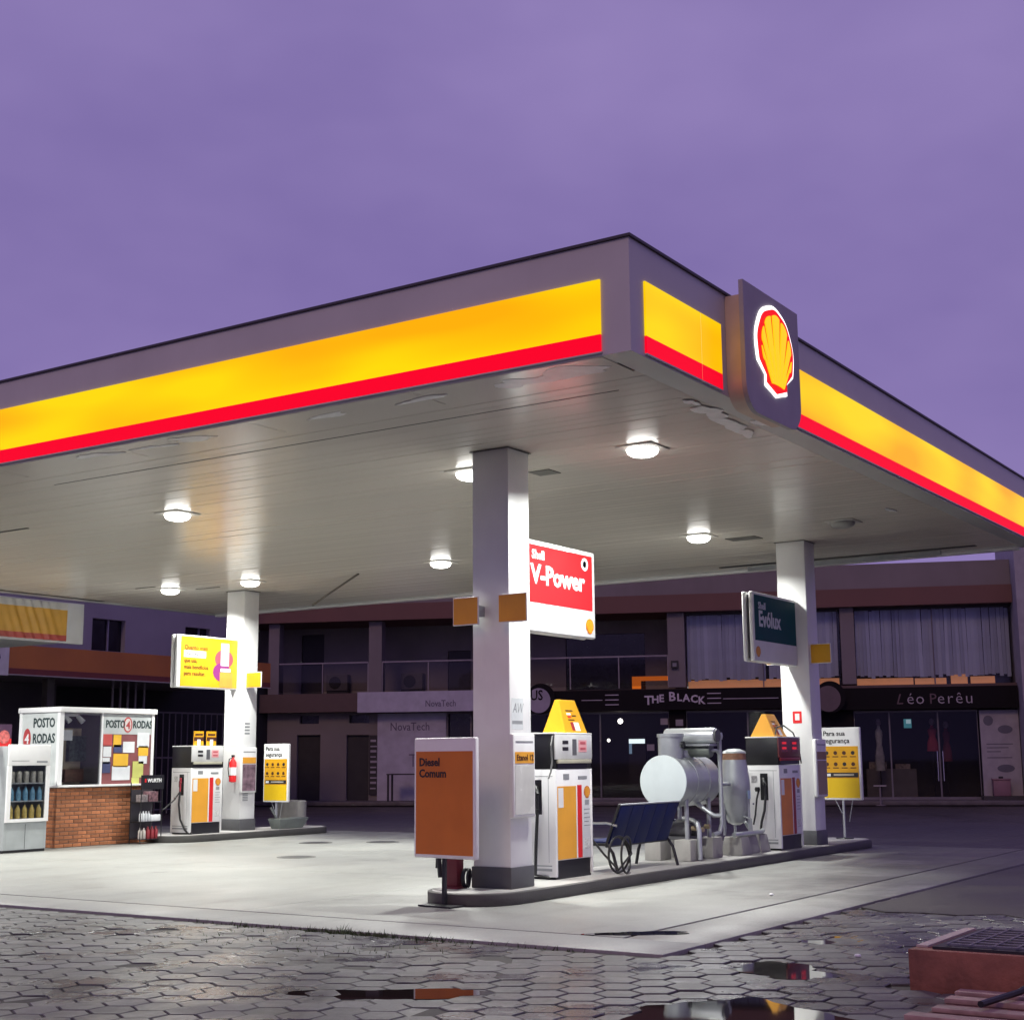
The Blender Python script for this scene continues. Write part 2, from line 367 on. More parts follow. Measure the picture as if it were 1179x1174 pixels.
street = struct(B()._add([(-40,-40,-0.028),(14.7,-40,-0.028),(14.7,Y0-0.005,-0.028),(-40,Y0-0.005,-0.085)], [(0,1,2,3)])
                ._add([(-40,Y0-0.005,-0.0282),(X0-0.005,Y0-0.005,-0.0282),(X0-0.005,24,-0.0282),(-40,24,-0.0282)], [(0,1,2,3)]).build('paved_street', mat('joint_sand', (0.048, 0.044, 0.038), 0.75, var=0.4, scale=4, bump=0.4), smooth=False))
def hexpts(r): return [(r*math.cos(i*math.pi/3), r*math.sin(i*math.pi/3)) for i in range(6)]
def hex_geo(b, cx=0, cy=0, cz=0, tilt=(0,0), rot=0.0, s=1.0):
    vs = []
    for r, z in ((HEX_R-0.008, -0.05), (HEX_R-0.0055, -0.006), (HEX_R-0.012, 0.0)):
        for x, y in hexpts(r*s):
            xr = x*math.cos(rot)-y*math.sin(rot); yr = x*math.sin(rot)+y*math.cos(rot)
            vs.append((cx+xr, cy+yr, cz+z+xr*tilt[0]+yr*tilt[1]))
    fs = [tuple(range(12, 18))]
    for k in (0, 6): fs += [(k+i, k+(i+1) % 6, k+6+(i+1) % 6, k+6+i) for i in range(6)]
    b._add(vs, fs)
spots = []
dx, dy = 1.5*HEX_R, math.sqrt(3)*HEX_R
fwd = Vector((math.cos(yaw), math.sin(yaw))); rgt = Vector((math.sin(yaw), -math.cos(yaw)))
for i in range(-40, 62):
    for j in range(-40, 60):
        x = i*dx; y = j*dy + (dy/2 if i % 2 else 0)
        if not (x < X0-0.12 or y < Y0-0.12) or x > 5.6: continue
        q = Vector((x+11.155, y+6.02)); d = q.dot(fwd); l = q.dot(rgt)
        if d < 4.5 or abs(l) > d*0.36+2.5: continue
        if -0.95 < x < 0.62 and -4.4 < y < -2.5: continue          # under the utility box
        spots.append((d, l, x, y))
def vis(t):
    d, l, x, y = t
    return d > 8.75 and abs(l) < d*0.36
spots.sort(key=lambda t: (0 if vis(t) else 1, t[0]))
hb = B(); hex_geo(hb); hexme = hb.mesh('paver', PAVE, smooth=False)
rest = B()
for k, (d, l, x, y) in enumerate(spots):
    rz = random.gauss(0, 0.02); tx, ty = random.gauss(0, 0.006), random.gauss(0, 0.006)
    z = -0.018 + random.gauss(0, 0.0022) + 0.007*mnoise.noise(Vector((x*0.7, y*0.7, 3.3)))
    z -= 0.030*math.exp(-((x+2.55)**2+(y+2.0)**2)/0.75) + 0.020*math.exp(-((x+0.45)**2+(y+1.45)**2)/0.22) + 0.005*math.exp(-((x+2.8)**2/0.1+(y-0.4)**2/0.6))
    if random.random() < 0.06: z -= random.uniform(0.004, 0.010); tx *= 3; ty *= 3
    if vis((d, l, x, y)) and k < 300:
        o = link('paver', hexme, street, (x, y, z), (ty, -tx, rz)); s = random.uniform(0.95, 1.005); o.scale = (s, s, 1)
    else:
        hex_geo(rest, x, y, z, (tx, ty), rz, random.uniform(0.95, 1.005))
ro = rest.build('paver_field', PAVE, street, smooth=False); ro['kind'] = 'stuff'

# puddles
PUD = mat('puddle_water', (0.020, 0.017, 0.014), 0.03, var=0.2, rvar=0.015, spec=0.9)
def puddle(cx, cy, a, b_, z, seed, label, n=56):
    rnd = random.Random(seed); ph = [rnd.uniform(0, 6.28) for _ in range(6)]
    poly = []
    for i in range(n):
        t = 2*math.pi*i/n; k = 1+0.20*math.sin(2*t+ph[0])+0.13*math.sin(3*t+ph[1])+0.09*math.sin(5*t+ph[2])+0.05*math.sin(9*t+ph[3])+0.03*math.sin(14*t+ph[4])
        u, w = a*k*math.cos(t), b_*k*math.sin(t)
        p = rgt*u + fwd*w; poly.append((cx+p.x, cy+p.y))
    o = B().prism_z(poly, z-0.03, z).build('puddle', PUD, smooth=False); struct(o); return o
puddle(-2.55, -2.0, 0.62, 0.85, -0.0265, 3, '')
puddle(-0.45, -1.45, 0.36, 0.42, -0.0245, 5, '')
puddle(-2.85, 0.42, 0.66, 0.26, -0.0218, 8, '')
puddle(-2.35, 2.1, 0.45, 0.22, -0.0225, 11, '')
puddle(1.5, -1.25, 0.30, 0.40, -0.0225, 13, '')
# wet film in the gutter corner
puddle(0.90, 0.50, 0.40, 0.17, 0.0042, 21, '')

ra = random.Random(9); poly = [(14.7, Y0-0.06), (14.7, -30), (9, -30)]
for k in range(24): poly.append((4.6+ra.gauss(0, 0.16)+1.8*(k/23.0-0.5)*-0.6, -9+(9+Y0-0.06)*k/23.0))
poly.append((4.4, Y0-0.06))
struct(B().prism_z(poly[::-1], -0.06, -0.010).build('asphalt_patch', ASPH, smooth=False))
# weeds along the slab edge
wb = B(); rw = random.Random(4)
for k in range(750):
    if rw.random() < 0.8: x, y = X0-0.015-abs(rw.gauss(0, 0.05)), rw.uniform(0.4, 5.2) if rw.random() < .35 else rw.gauss(2.9, 0.45)
    else: x, y = rw.uniform(-1.6, X0-0.02), rw.uniform(1.2, 4.4)
    h = abs(rw.gauss(0.022, 0.014))+0.008
    if abs(y-3.05) < 0.06: h += 0.06*rw.random()
    a = rw.uniform(0, 6.28); w = 0.004+0.006*rw.random(); tx, ty = rw.gauss(0, h*0.5), rw.gauss(0, h*0.5)
    wb._add([(x-w*math.cos(a), y-w*math.sin(a), -0.032), (x+w*math.cos(a), y+w*math.sin(a), -0.032), (x+tx, y+ty, -0.022+h)], [(0,1,2)])
wo = wb.build('edge_weeds', mat('weed_green', (0.055, 0.085, 0.025), 0.6, var=0.4), smooth=False); wo['kind'] = 'stuff'
tag(wo, 'low green moss and weeds along the forecourt edge', 'weeds')

MANH = mat('cast_iron', (0.05, 0.05, 0.048), 0.5, metal=0.4, bump=0.4, bscale=90)
for (x, y, lab) in ((10.75, 13.1, 'left round iron cover set in the concrete before the far island'), (11.55, 12.05, 'right round iron cover set in the concrete before the far island'), (7.4, 10.6, 'round iron cover set in the middle of the concrete forecourt')):
    t = thing('tank_cover', lab, 'cover', (x, y, 0.0), 0, 'iron covers in the forecourt')
    B().lathe(0, 0, [(0.33, 0.001), (0.33, 0.006), (0.27, 0.007)], 28).build('cover_ring', mat('cover_paint', (0.12, 0.12, 0.11), 0.6), t)
    B().lathe(0, 0, [(0.262, 0.001), (0.262, 0.008), (0.02, 0.009)], 28).build('cover_lid', MANH, t)
# ------------------------------------------------------------------ islands
def island(name, label, x0, x1, y0, y1, h=0.14):
    r = (y1-y0)/2; cy = (y0+y1)/2
    def outline(ins):
        p = []
        for i in range(13): t = -math.pi/2 + math.pi*i/12; p.append((x1-r+(r-ins)*math.cos(t), cy+(r-ins)*math.sin(t)))
        for i in range(13): t = math.pi/2 + math.pi*i/12; p.append((x0+r+(r-ins)*math.cos(t), cy+(r-ins)*math.sin(t)))
        return p
    t = thing(name, label, 'pump island', (0,0,0))
    B().prism_z(outline(0), 0.001, h-0.004).build('kerb', KERB, t, bevel=0.015)
    B().prism_z(outline(0.05), h-0.02, h).build('top_slab', ISLT, t, smooth=False)
    return t
island('pump_island', 'long kerbed concrete island under the near column, pumps and tank', 2.02, 14.5, 2.95, 4.12)
island('pump_island', 'far kerbed concrete island beside the brick booth under the far left column', 9.3, 14.2, 15.45, 16.7)

# ------------------------------------------------------------------ canopy
ZS, ZT, CX, CY = 5.287, 6.38, 15.15, 20.5
can = thing('canopy', 'large flat grey petrol station canopy with glowing yellow and red edge band', 'canopy', (0,0,0))
YPAN = panel_mat('lit_yellow_panel', (1.0, 0.43, 0.0), (1.0, 0.70, 0.0), 1.0, 0)
RPAN = emat('lit_red_panel', (1.0, 0.0, 0.022), 0.95, base=(0.1, 0.0, 0.0))
T = 0.3
for (a) in ((0, T, 0, CY), (T, CX, 0, T), (CX-T, CX, T, CY), (T, CX-T, CY-T, CY)):
    bx(a[0], a[1], a[2], a[3], ZS-0.004, ZT).build('fascia', FASCIA, can)
for (a) in ((-0.025, 0.06, -0.025, CY+0.02), (0.06, CX+0.02, -0.025, 0.06)):
    bx(a[0], a[1], a[2], a[3], ZT+0.002, ZT+0.028).build('top_cap', TRIM, can)
bx(T, CX-T, T, CY-T, ZT-0.25, ZT-0.2).build('roof_deck', GREYM, can)
ZR, ZY, ZP = 5.318, 5.486, 6.02
def light_box(x0, x1, y0, y1):     # on x=0 face when x0==x1 is None
    if x0 is None:
        bx(-0.02, 0.01, y0, y1, ZY, ZP).build('light_panel', YPAN, can); bx(-0.021, 0.01, y0, y1, ZR, ZY).build('red_stripe', RPAN, can)
        bx(-0.024, 0.0, y0-0.012, y1, ZR-0.014, ZR).build('panel_rail', FASCIA, can)
    else:
        bx(x0, x1, -0.02, 0.01, ZY, ZP).build('light_panel', YPAN, can); bx(x0, x1, -0.021, 0.01, ZR, ZY).build('red_stripe', RPAN, can)
        bx(x0, x1, -0.024, 0.0, ZR-0.014, ZR).build('panel_rail', FASCIA, can)
for (a, c) in ((0.31, 4.3), (4.302, 8.3), (8.302, 12.3), (12.302, 16.3), (16.302, 20.2)): light_box(None, None, a, c)
light_box(0.27, 1.45, 0, 0); light_box(1.462, 1.93, 0, 0)
for (a, c) in ((3.2, 7.4), (7.402, 11.4), (11.402, 14.85)): light_box(a, c, 0, 0)
bx(1.4515, 1.4605, -0.017, 0.0, ZR, ZP).build('panel_seam', emat('lit_seam', (1.0, 0.62, 0.30), 0.9), can)
# soffit planks
pw = 0.2
plank = bx(0, pw-0.0035, 0, CY-2*T-0.02, 0, 0.02).mesh('soffit_plank', SOFF, bevel=0.0025, seg=1)
n = int((CX-2*T-0.5)/pw)
for i in range(n+1):
    o = link('soffit_plank', plank, can, (T+0.36+i*pw, T+0.01, ZS+0.001+random.gauss(0, 0.0012)), (random.gauss(0, 0.00005), random.gauss(0, 0.0013), 0))
bx(T-0.02, CX-T, T, CY-T, ZS+0.035, ZS+0.05).build('soffit_backing', TRIM, can)
for k in range(9):
    bx(0.012, T+0.35, 0.32+k*2.25, 0.32+k*2.25+2.238, ZS-0.010, ZS-0.0055).build('edge_panel', SOFF, can, rot=(0, random.gauss(0, 0.0006), 0))
bx(CX-0.16, CX-0.02, 0.3, CY-0.2, ZS-0.055, ZS-0.006).build('gutter_strip', WHITE, can)
# bright repair patches and loose film on the soffit near the edges
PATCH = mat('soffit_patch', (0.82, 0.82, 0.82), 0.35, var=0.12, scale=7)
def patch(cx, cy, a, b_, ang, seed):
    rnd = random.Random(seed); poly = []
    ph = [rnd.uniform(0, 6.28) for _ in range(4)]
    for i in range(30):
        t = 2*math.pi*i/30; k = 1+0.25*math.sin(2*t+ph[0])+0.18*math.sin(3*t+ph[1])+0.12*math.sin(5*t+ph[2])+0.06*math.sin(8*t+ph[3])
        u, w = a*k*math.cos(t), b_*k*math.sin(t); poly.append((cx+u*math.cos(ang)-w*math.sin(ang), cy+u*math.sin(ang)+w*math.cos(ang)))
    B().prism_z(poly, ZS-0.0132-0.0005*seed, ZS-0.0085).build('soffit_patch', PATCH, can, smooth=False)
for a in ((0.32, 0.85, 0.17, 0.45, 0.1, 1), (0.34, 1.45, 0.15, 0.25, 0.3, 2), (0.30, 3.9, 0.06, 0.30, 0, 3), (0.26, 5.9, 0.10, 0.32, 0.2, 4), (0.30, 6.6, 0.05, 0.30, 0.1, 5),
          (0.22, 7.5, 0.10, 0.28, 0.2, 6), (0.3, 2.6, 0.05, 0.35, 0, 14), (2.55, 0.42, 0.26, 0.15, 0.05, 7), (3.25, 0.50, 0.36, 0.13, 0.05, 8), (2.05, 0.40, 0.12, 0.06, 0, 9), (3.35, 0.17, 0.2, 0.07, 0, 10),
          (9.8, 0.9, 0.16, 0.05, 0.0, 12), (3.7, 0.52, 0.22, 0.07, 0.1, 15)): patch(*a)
# open joints and vents
bx(1.2, 1.212, 0.8, 9.5, ZS-0.004, ZS).build('open_joint', DARK, can)
bx(14.35, 14.47, 0.9, 5.9, ZS-0.014, ZS-0.005).build('open_joint', DARK, can)
bx(14.6, 14.66, 1.6, 5.4, ZS-0.09, ZS-0.004).build('loose_bracket', GREYM, can)
for (x, y, w, l) in ((3.30, 12.75, 0.05, 0.9), (11.0, 3.65, 0.34, 0.55), (4.18, 3.50, 0.30, 0.32), (10.75, 15.95, 0.05, 0.7), (9.9, 17.0, 0.04, 0.6)):
    bx(x, x+w, y, y+l, ZS-0.012, ZS-0.003).build('vent_plate', mat('vent_metal', (0.10, 0.095, 0.085), 0.6, dirt=0.4), can)
bx(8.0, 11.2, 20.05, 20.16, ZS-0.012, ZS-0.005).build('open_joint', DARK, can)
lo = B().tube([(10.84, 12.16, ZS-0.01), (11.25, 13.15, 5.05), (11.57, 14.0, 4.83)], 0.022, 6).build('trim_strip', mat('old_trim', (0.09, 0.08, 0.07), 0.6)); tag(lo, 'loose metal trim strip dangling from the canopy ceiling', 'trim strip')

# projecting emblem box on the right side of the canopy
SX0, SX1, SYF, SYB = 2.03, 3.50, -0.235, -0.002
eb = thing('emblem_box', 'grey projecting box with glowing red and yellow scallop emblem on canopy edge', 'sign', (0,0,0))
def rpoly(x0, x1, z0, z1, r, n=10):
    p = []
    for i in range(n+1): t = math.pi + math.pi/2*i/n; p.append((x0+r+r*math.cos(t), z0+r+r*math.sin(t)))
    for i in range(n+1): t = 1.5*math.pi + math.pi/2*i/n; p.append((x1-r+r*math.cos(t), z0+r+r*math.sin(t)))
    return p + [(x1, z1), (x0, z1)]
B().prism_y(rpoly(SX0+0.05, SX1-0.05, 5.17, 6.36, 0.26), SYF+0.05, SYB).build('box_body', mat('box_side', (0.55, 0.42, 0.33), 0.45), eb)
B().prism_y(rpoly(SX0, SX1, 5.12, 6.50, 0.30), SYF, SYF+0.05).build('front_panel', mat('panel_grey', (0.33, 0.31, 0.33), 0.5, dirt=0.1), eb)
def pecten(parent, cx, cz, h, y, mw, mr, my, step=0.012, white=True, rz=0.0, names=('emblem_halo', 'emblem_rim', 'emblem_rib')):
    def outline(k, lob):
        pts = []
        for i in range(73):
            t = R(-24) + R(228)*i/72
            rr = 0.515*k*(1+0.012*lob*math.cos((t-math.pi/2)*9))
            pts.append((rr*math.cos(t)*1.04, 0.515+rr*math.sin(t)-(0.0)))
        b = (1-k)*0.45
        pts += [(-0.285*k-0.01, 0.15), (-0.30*k, 0.055+b), (-0.12, -0.0+b), (0.0, -0.035+b), (0.12, 0.0+b), (0.30*k, 0.055+b), (0.285*k+0.01, 0.15)]
        return pts
    P = lambda pts: [(cx+x*h*0.97, cz-h/2+z*h*0.97) for x, z in pts]
    if white: B().prism_y(P(outline(1.10, 0.6)), y-step, y).build(names[0], mw, parent, smooth=False)
    B().prism_y(P(outline(1.0, 1)), y-2*step, y-step).build(names[1], mr, parent, smooth=False)
    hub = (0.0, 0.14); nl = 7; span = R(70)
    for k in range(nl):
        a0 = -span + 2*span*k/nl; a1 = -span + 2*span*(k+1)/nl; g = 0.032
        pts = []
        for j in range(9):
            t = a0 + (a1-a0)*(j/8.0); u = abs(j/4.0-1)
            # distance from hub to inner outline
            d = Vector((math.sin(t), math.cos(t))); oc = Vector((hub[0], hub[1]-0.515)); bq = oc.dot(d); cq = oc.length_squared-0.45**2
            rr = (-bq + math.sqrt(max(0, bq*bq-cq)))*(1-0.035*u*u)
            pts.append((t, rr))
        poly = []
        for (t, rr) in pts:
            tt = min(max(t, a0+g/rr*1.1), a1-g/rr*1.1); poly.append((hub[0]+rr*math.sin(tt), hub[1]+rr*math.cos(tt)))
        m0 = (a0+a1)/2
        base = [(0.20*math.sin(a1)*0.97-0.004, 0.055+0.02*math.cos(a1)), (0.20*math.sin(a0)*0.97+0.004, 0.055+0.02*math.cos(a0))]
        poly = poly + base
        B().prism_y(P(poly)[::-1], y-3*step, y-2*step).build(names[2], my, parent, smooth=False)
pecten(eb, 2.79, 5.90, 0.90, SYF, emat('halo_white', (1.0, 0.97, 0.95), 2.2), emat('emblem_red', (1.0, 0.008, 0.008), 0.85), emat('emblem_yellow', (1.0, 0.60, 0.01), 1.0), 0.014)

# ------------------------------------------------------------------ canopy lamps
LENS = emat('lamp_lens', (1.0, 0.99, 0.94), 9.0)
LENSOFF = mat('lamp_lens_off', (0.30, 0.30, 0.28), 0.3)
def lamp(x, y, label, lit=True, size=0.30):
    t = thing('canopy_lamp', label, 'lamp', (x, y, ZS), 0, 'ceiling lamps under the canopy')
    bx(-0.25, 0.25, -0.25, 0.25, -0.016, -0.006).build('mounting_plate', mat('lamp_plate', (0.50, 0.48, 0.44), 0.45, dirt=0.3), t, bevel=0.006)
    B().lathe(0, 0, [(0.205, -0.017), (0.202, -0.022), (0.19, -0.023)], 28).build('lamp_ring', GREYM, t)
    B().lathe(0, 0, [(0.195, -0.018), (0.195, -0.045), (0.18, -0.075), (0.145, -0.100), (0.09, -0.114), (0.01, -0.12)], 28).build('lens', LENS if lit else LENSOFF, t)
    if lit:
        ld = bpy.data.lights.new('lamp_light', 'AREA'); ld.shape = 'DISK'; ld.size = size; ld.energy = LAMP_W; ld.color = (0.98, 1.0, 0.95); ld.spread = R(150)
        lo = bpy.data.objects.new('lamp_light', ld); COL.objects.link(lo); lo.parent = t; lo.location = (0, 0, -0.126)
LX0, LX1 = 3.75, 10.45
for (x, y, lab, lit) in ((LX0, 1.9, 'lit ceiling lamp nearest the canopy corner, right of the near column', True),
                    (LX0, 4.43, 'lit ceiling lamp partly hidden by the top of the near column', True),
                    (LX0, 9.83, 'lit ceiling lamp on the left side of the canopy, nearest to the left edge band', True),
                    (LX0, 14.74, 'lit ceiling lamp above the booth side, out past the left of the picture', True),
                    (LX0, 17.1, 'lit ceiling lamp furthest out past the left of the picture', True),
                    (LX1, 1.9, 'dark unlit ceiling lamp near the right canopy edge', False),
                    (LX1, 4.43, 'lit ceiling lamp just left of the top of the right column', True),
                    (LX1, 9.83, 'lit ceiling lamp left of the near column, in the middle of the canopy', True),
                    (LX1, 14.74, 'lit ceiling lamp right above the top of the far left column', True),
                    (LX1, 17.1, 'lit ceiling lamp furthest back, left of the far left column', True)):
    lamp(x, y, lab, lit)

# ------------------------------------------------------------------ columns
CW, CD = 0.455, 0.52
def column(x, y, label):
    t = thing('canopy_column', label, 'column', (x, y, 0.14), 0, 'columns carrying the canopy')
    bx(0, CW, 0, CD, 0.0, ZS-0.14-0.004).build('shaft', COLW, t, bevel=0.008)
    bx(-0.018, CW+0.018, -0.018, CD+0.018, 0.0, 0.24).build('plinth', DGREY, t, bevel=0.01)
    bx(-0.025, CW+0.025, -0.025, CD+0.025, ZS-0.14-0.012, ZS-0.14-0.003).build('collar', mat('collar_dark', (0.09, 0.085, 0.08), 0.6), t)
    return t
c1 = column(2.77, 3.20, 'square white column nearest the camera, at the end of the near island')
c2 = column(11.97, 3.17, 'square white column on the right, behind the teal sign')
c3 = column(11.55, 15.95, 'square white column far left, beside the yellow advertising sign')
# stickers on columns
text('AW', 0.17, INKG, c1, (0.06, -0.002, 1.99), bold=-0.003, shear=0.25, sx=0.75, name='sticker_lettering')
bx(0.05, 0.27, -0.002, 0.0, 1.86, 1.90).build('sticker_line', INKG, c1, smooth=False)
bx(0.04, 0.28, -0.0015, 0.0005, 1.80, 2.16).build('sticker', mat('sticker_clear', (0.66, 0.69, 0.69), 0.25), c1, smooth=False)
bx(-0.004, 0.0, 0.17, 0.33, 2.02, 2.22).build('fire_sticker', REDS, c2, smooth=False)
bx(-0.006, -0.004, 0.21, 0.29, 2.07, 2.18).build('fire_pictogram', WHITE, c2, smooth=False)
for k in range(4): bx(0.10, 0.25, -0.003, 0.0, 2.03+k*0.07, 2.065+k*0.07).build('notice_line', INKG, c3, smooth=False)
bx(-0.003, 0, 0.12, 0.30, 1.78, 2.0).build('notice', mat('notice_paper', (0.7, 0.68, 0.68), 0.5), c3, smooth=False)
for k in range(5): bx(0.08, 0.24, -0.003, 0.0, 0.62+k*0.035, 0.64+k*0.035).build('notice_line', INKG, c3, smooth=False)

# flag plates on columns, facing -X
def flag(x, y0, w, label, m, yb):
    t = thing('pump_flag', label, 'plate', (x, y0, 3.10), 0, 'square flag plates on the columns')
    bx(0, 0.022, 0, w, 0.06, 0.395).build('plate', WHITE, t, bevel=0.006)
    bx(-0.003, 0.0, 0.012, w-0.012, 0.072, 0.383).build('yellow_face', m, t, smooth=False)
    bx(0.022, 0.168, yb-0.025, yb+0.025, 0.16, 0.29).build('bracket', GREYM, t)
flag(2.60, 3.52, 0.37, 'square amber plate on the left of the near column', AMB, 0.05)
flag(2.60, 2.84, 0.40, 'square amber plate across the right corner of the near column', AMB, 0.375)
flag(11.99, 3.58, 0.37, 'square yellow plate almost hidden under the teal sign', YEL, 0.05)
flag(12.05, 2.80, 0.37, 'square yellow plate right of the right column, before the curtained windows', YEL, 0.37)
flag(11.65, 15.50, 0.45, 'bright yellow plate on the right of the far left column', YEL, 0.45)

# double-sided signs on columns (front at local y=0, x to the right)
def dsign(x, y, w, h, label, base_m):
    t = thing('hanging_sign', label, 'sign', (x, y, 3.12))
    bx(0, w, 0, 0.075, 0, h).build('front_board', base_m, t, bevel=0.025, seg=3)
    bx(0.01, w, 0.135, 0.20, 0, h).build('rear_board', base_m, t, bevel=0.025, seg=3)
    bx(0.06, w-0.02, 0.07, 0.14, 0.05, h-0.05).build('core', TRIM, t)
    return t
vp = dsign(3.23, 3.27, 1.69, 1.13, 'white sign with a red field on the right of the near column', WHITE)
bx(0.0, 1.61, -0.004, 0.0, 0.36, 1.07).build('red_field', REDS, vp, smooth=False)
SW = mat('sign_white', (0.82, 0.82, 0.82), 0.4, var=0.02)
text('Shell', 0.155, SW, vp, (0.15, -0.006, 0.90), bold=0.004)
text('V-Power', 0.33, SW, vp, (0.13, -0.006, 0.60), bold=0.010, sx=1.08)
B().lathe(0, 0, [(0.085, 0), (0.085, 0.003), (0.045, 0.003), (0.045, 0.0)], 24).build('ring_mark', SW, vp, (1.42, -0.004, 0.95), (R(90), 0, 0))
pecten(vp, 1.53, 0.16, 0.19, 0.0, SW, mat('amber_ink', (0.75, 0.22, 0.02), 0.5), YEL, 0.003, white=False, names=('', 'emblem_rim', 'emblem_rib'))
ev = dsign(10.15, 3.36, 1.80, 1.13, 'grey sign with a dark teal field left of the right column', WHITE)
bx(0.05, 1.76, -0.004, 0.0, 0.34, 1.08).build('teal_field', TEAL, ev, smooth=False)
SG = mat('sign_light', (0.62, 0.66, 0.68), 0.45, var=0.02)
text('Shell', 0.16, SG, ev, (0.20, -0.006, 0.86), bold=0.004)
text('Evólux', 0.36, SG, ev, (0.20, -0.006, 0.58), bold=0.010, sx=0.92)
pecten(ev, 0.15, 0.16, 0.17, 0.0, SW, mat('amber_ink2', (0.6, 0.2, 0.04), 0.5), AMB, 0.003, white=False, names=('', 'emblem_rim', 'emblem_rib'))
ys = dsign(9.78, 16.12, 1.77, 1.10, 'yellow advertising sign with a purple figure left of the far left column', WHITE)
bx(0.10, 1.76, -0.004, 0.0, 0.03, 1.07).build('yellow_field', YEL, ys, smooth=False)
for k, (s, sz) in enumerate((('Quanto mais', 0.135), ('Shell Box', 0.14), ('que usa,', 0.12), ('mais benefícios', 0.12), ('para resultar.', 0.12))):
    mm = INKB if k != 1 else INK
    if k == 1: bx(0.19, 0.82, -0.006, -0.004, 0.635, 0.775).build('white_label', SW, ys, smooth=False)
    text(s, sz, mm, ys, (0.20, -0.008, 0.80-0.135*k if k != 1 else 0.66), bold=0.001, sx=0.95)
PUR = mat('purple_print', (0.22, 0.025, 0.16), 0.5); PNK = mat('pink_print', (0.42, 0.06, 0.09), 0.5); OPR = mat('orange_print', (0.8, 0.30, 0.05), 0.5)
def ell(cx, cz, a, b_, n=28): return [(cx+a*math.cos(2*math.pi*i/n), cz+b_*math.sin(2*math.pi*i/n)) for i in range(n)]
B().prism_y(ell(1.36, 0.64, 0.27, 0.20), -0.006, -0.004).build('figure_print', PNK, ys, smooth=False)
B().prism_y(ell(1.30, 0.36, 0.26, 0.20), -0.0065, -0.004).build('figure_print', PUR, ys, smooth=False)
bx(1.26, 1.50, -0.009, -0.0065, 0.50, 0.98).build('phone_print', SW, ys, smooth=False)
bx(1.24, 1.62, -0.008, -0.0065, 0.04, 0.36).build('orange_print', OPR, ys, smooth=False)
bx(1.26, 1.56, -0.009, -0.0065, 0.37, 0.44).build('white_print', SW, ys, smooth=False)

# display cases on the right faces of columns
def case(cx, cy, label, face, strip, txt=None):
    t = thing('display_case', label, 'display case', (cx-0.06, cy-0.085, 0.93))
    bx(0, 0.47, 0, 0.065, 0, 0.96).build('case_frame', WHITE, t, bevel=0.022, seg=3)
    bx(0.035, 0.435, -0.004, 0.0, 0.04, 0.60).build('case_sheet', face, t, smooth=False)
    bx(0.035, 0.435, -0.005, 0.0, 0.62, 0.75).build('case_strip', strip, t, smooth=False)
    bx(0.05, 0.42, -0.004, 0.0, 0.86, 0.875).build('heading_line', INKG, t, smooth=False)
    if txt: text(txt, 0.095, INKB, t, (0.06, -0.007, 0.655), bold=0.001)
    bx(0.08, 0.40, 0.065, 0.0849, 0.1, 0.9).build('back_spacer', GREYM, t)
case(2.77, 3.20, 'white display case on the right face of the near column', CASEF, AMB, 'Etanol 12')
case(11.97, 3.17, 'brownish display case on the right face of the right column', mat('case_brown', (0.34, 0.25, 0.18), 0.5, dirt=0.4), mat('case_brown2', (0.3, 0.18, 0.1), 0.5))
case(11.55, 15.95, 'display case with a dark poster on the far left column', mat('case_dark', (0.22, 0.14, 0.17), 0.4, var=0.6, scale=9), AMB)

# ------------------------------------------------------------------ standing boards facing -X
def stand_board(name, x, y, w, h, z0, label, rz, base_z, post_m, header=0.0):
    t = thing(name, label, 'sign board', (x, y, base_z), rz)        # local: board in YZ plane, facing -x, centred on y
    bx(0, 0.07, -w/2, w/2, z0, z0+h).build('board', WHITE, t, bevel=0.018, seg=3)
    bx(0.07, 0.10, -w/2+0.06, w/2-0.06, z0+0.05, z0+h-0.05).build('back_rib', TRIM, t)
    return t
db = stand_board('fuel_board', 1.93, 3.53, 0.92, 1.32, 0.52, 'large orange-brown fuel board standing before the near column', R(-6), 0.0, DARK)
bx(-0.004, 0.0, -0.425, 0.425, 0.56, 1.69).build('orange_face', ORG, db, smooth=False)
text('Diesel', 0.125, INK, db, (-0.006, 0.375, 1.53), rz=R(-90), bold=0.0035)
text('Comum', 0.125, INK, db, (-0.006, 0.375, 1.405), rz=R(-90), bold=0.0035)
bx(0.02, 0.06, 0.01, 0.05, 0.03, 0.53).build('post', DARK, db)
bx(-0.10, 0.22, -0.18, 0.30, 0.004, 0.02).build('base_plate', DARK, db)
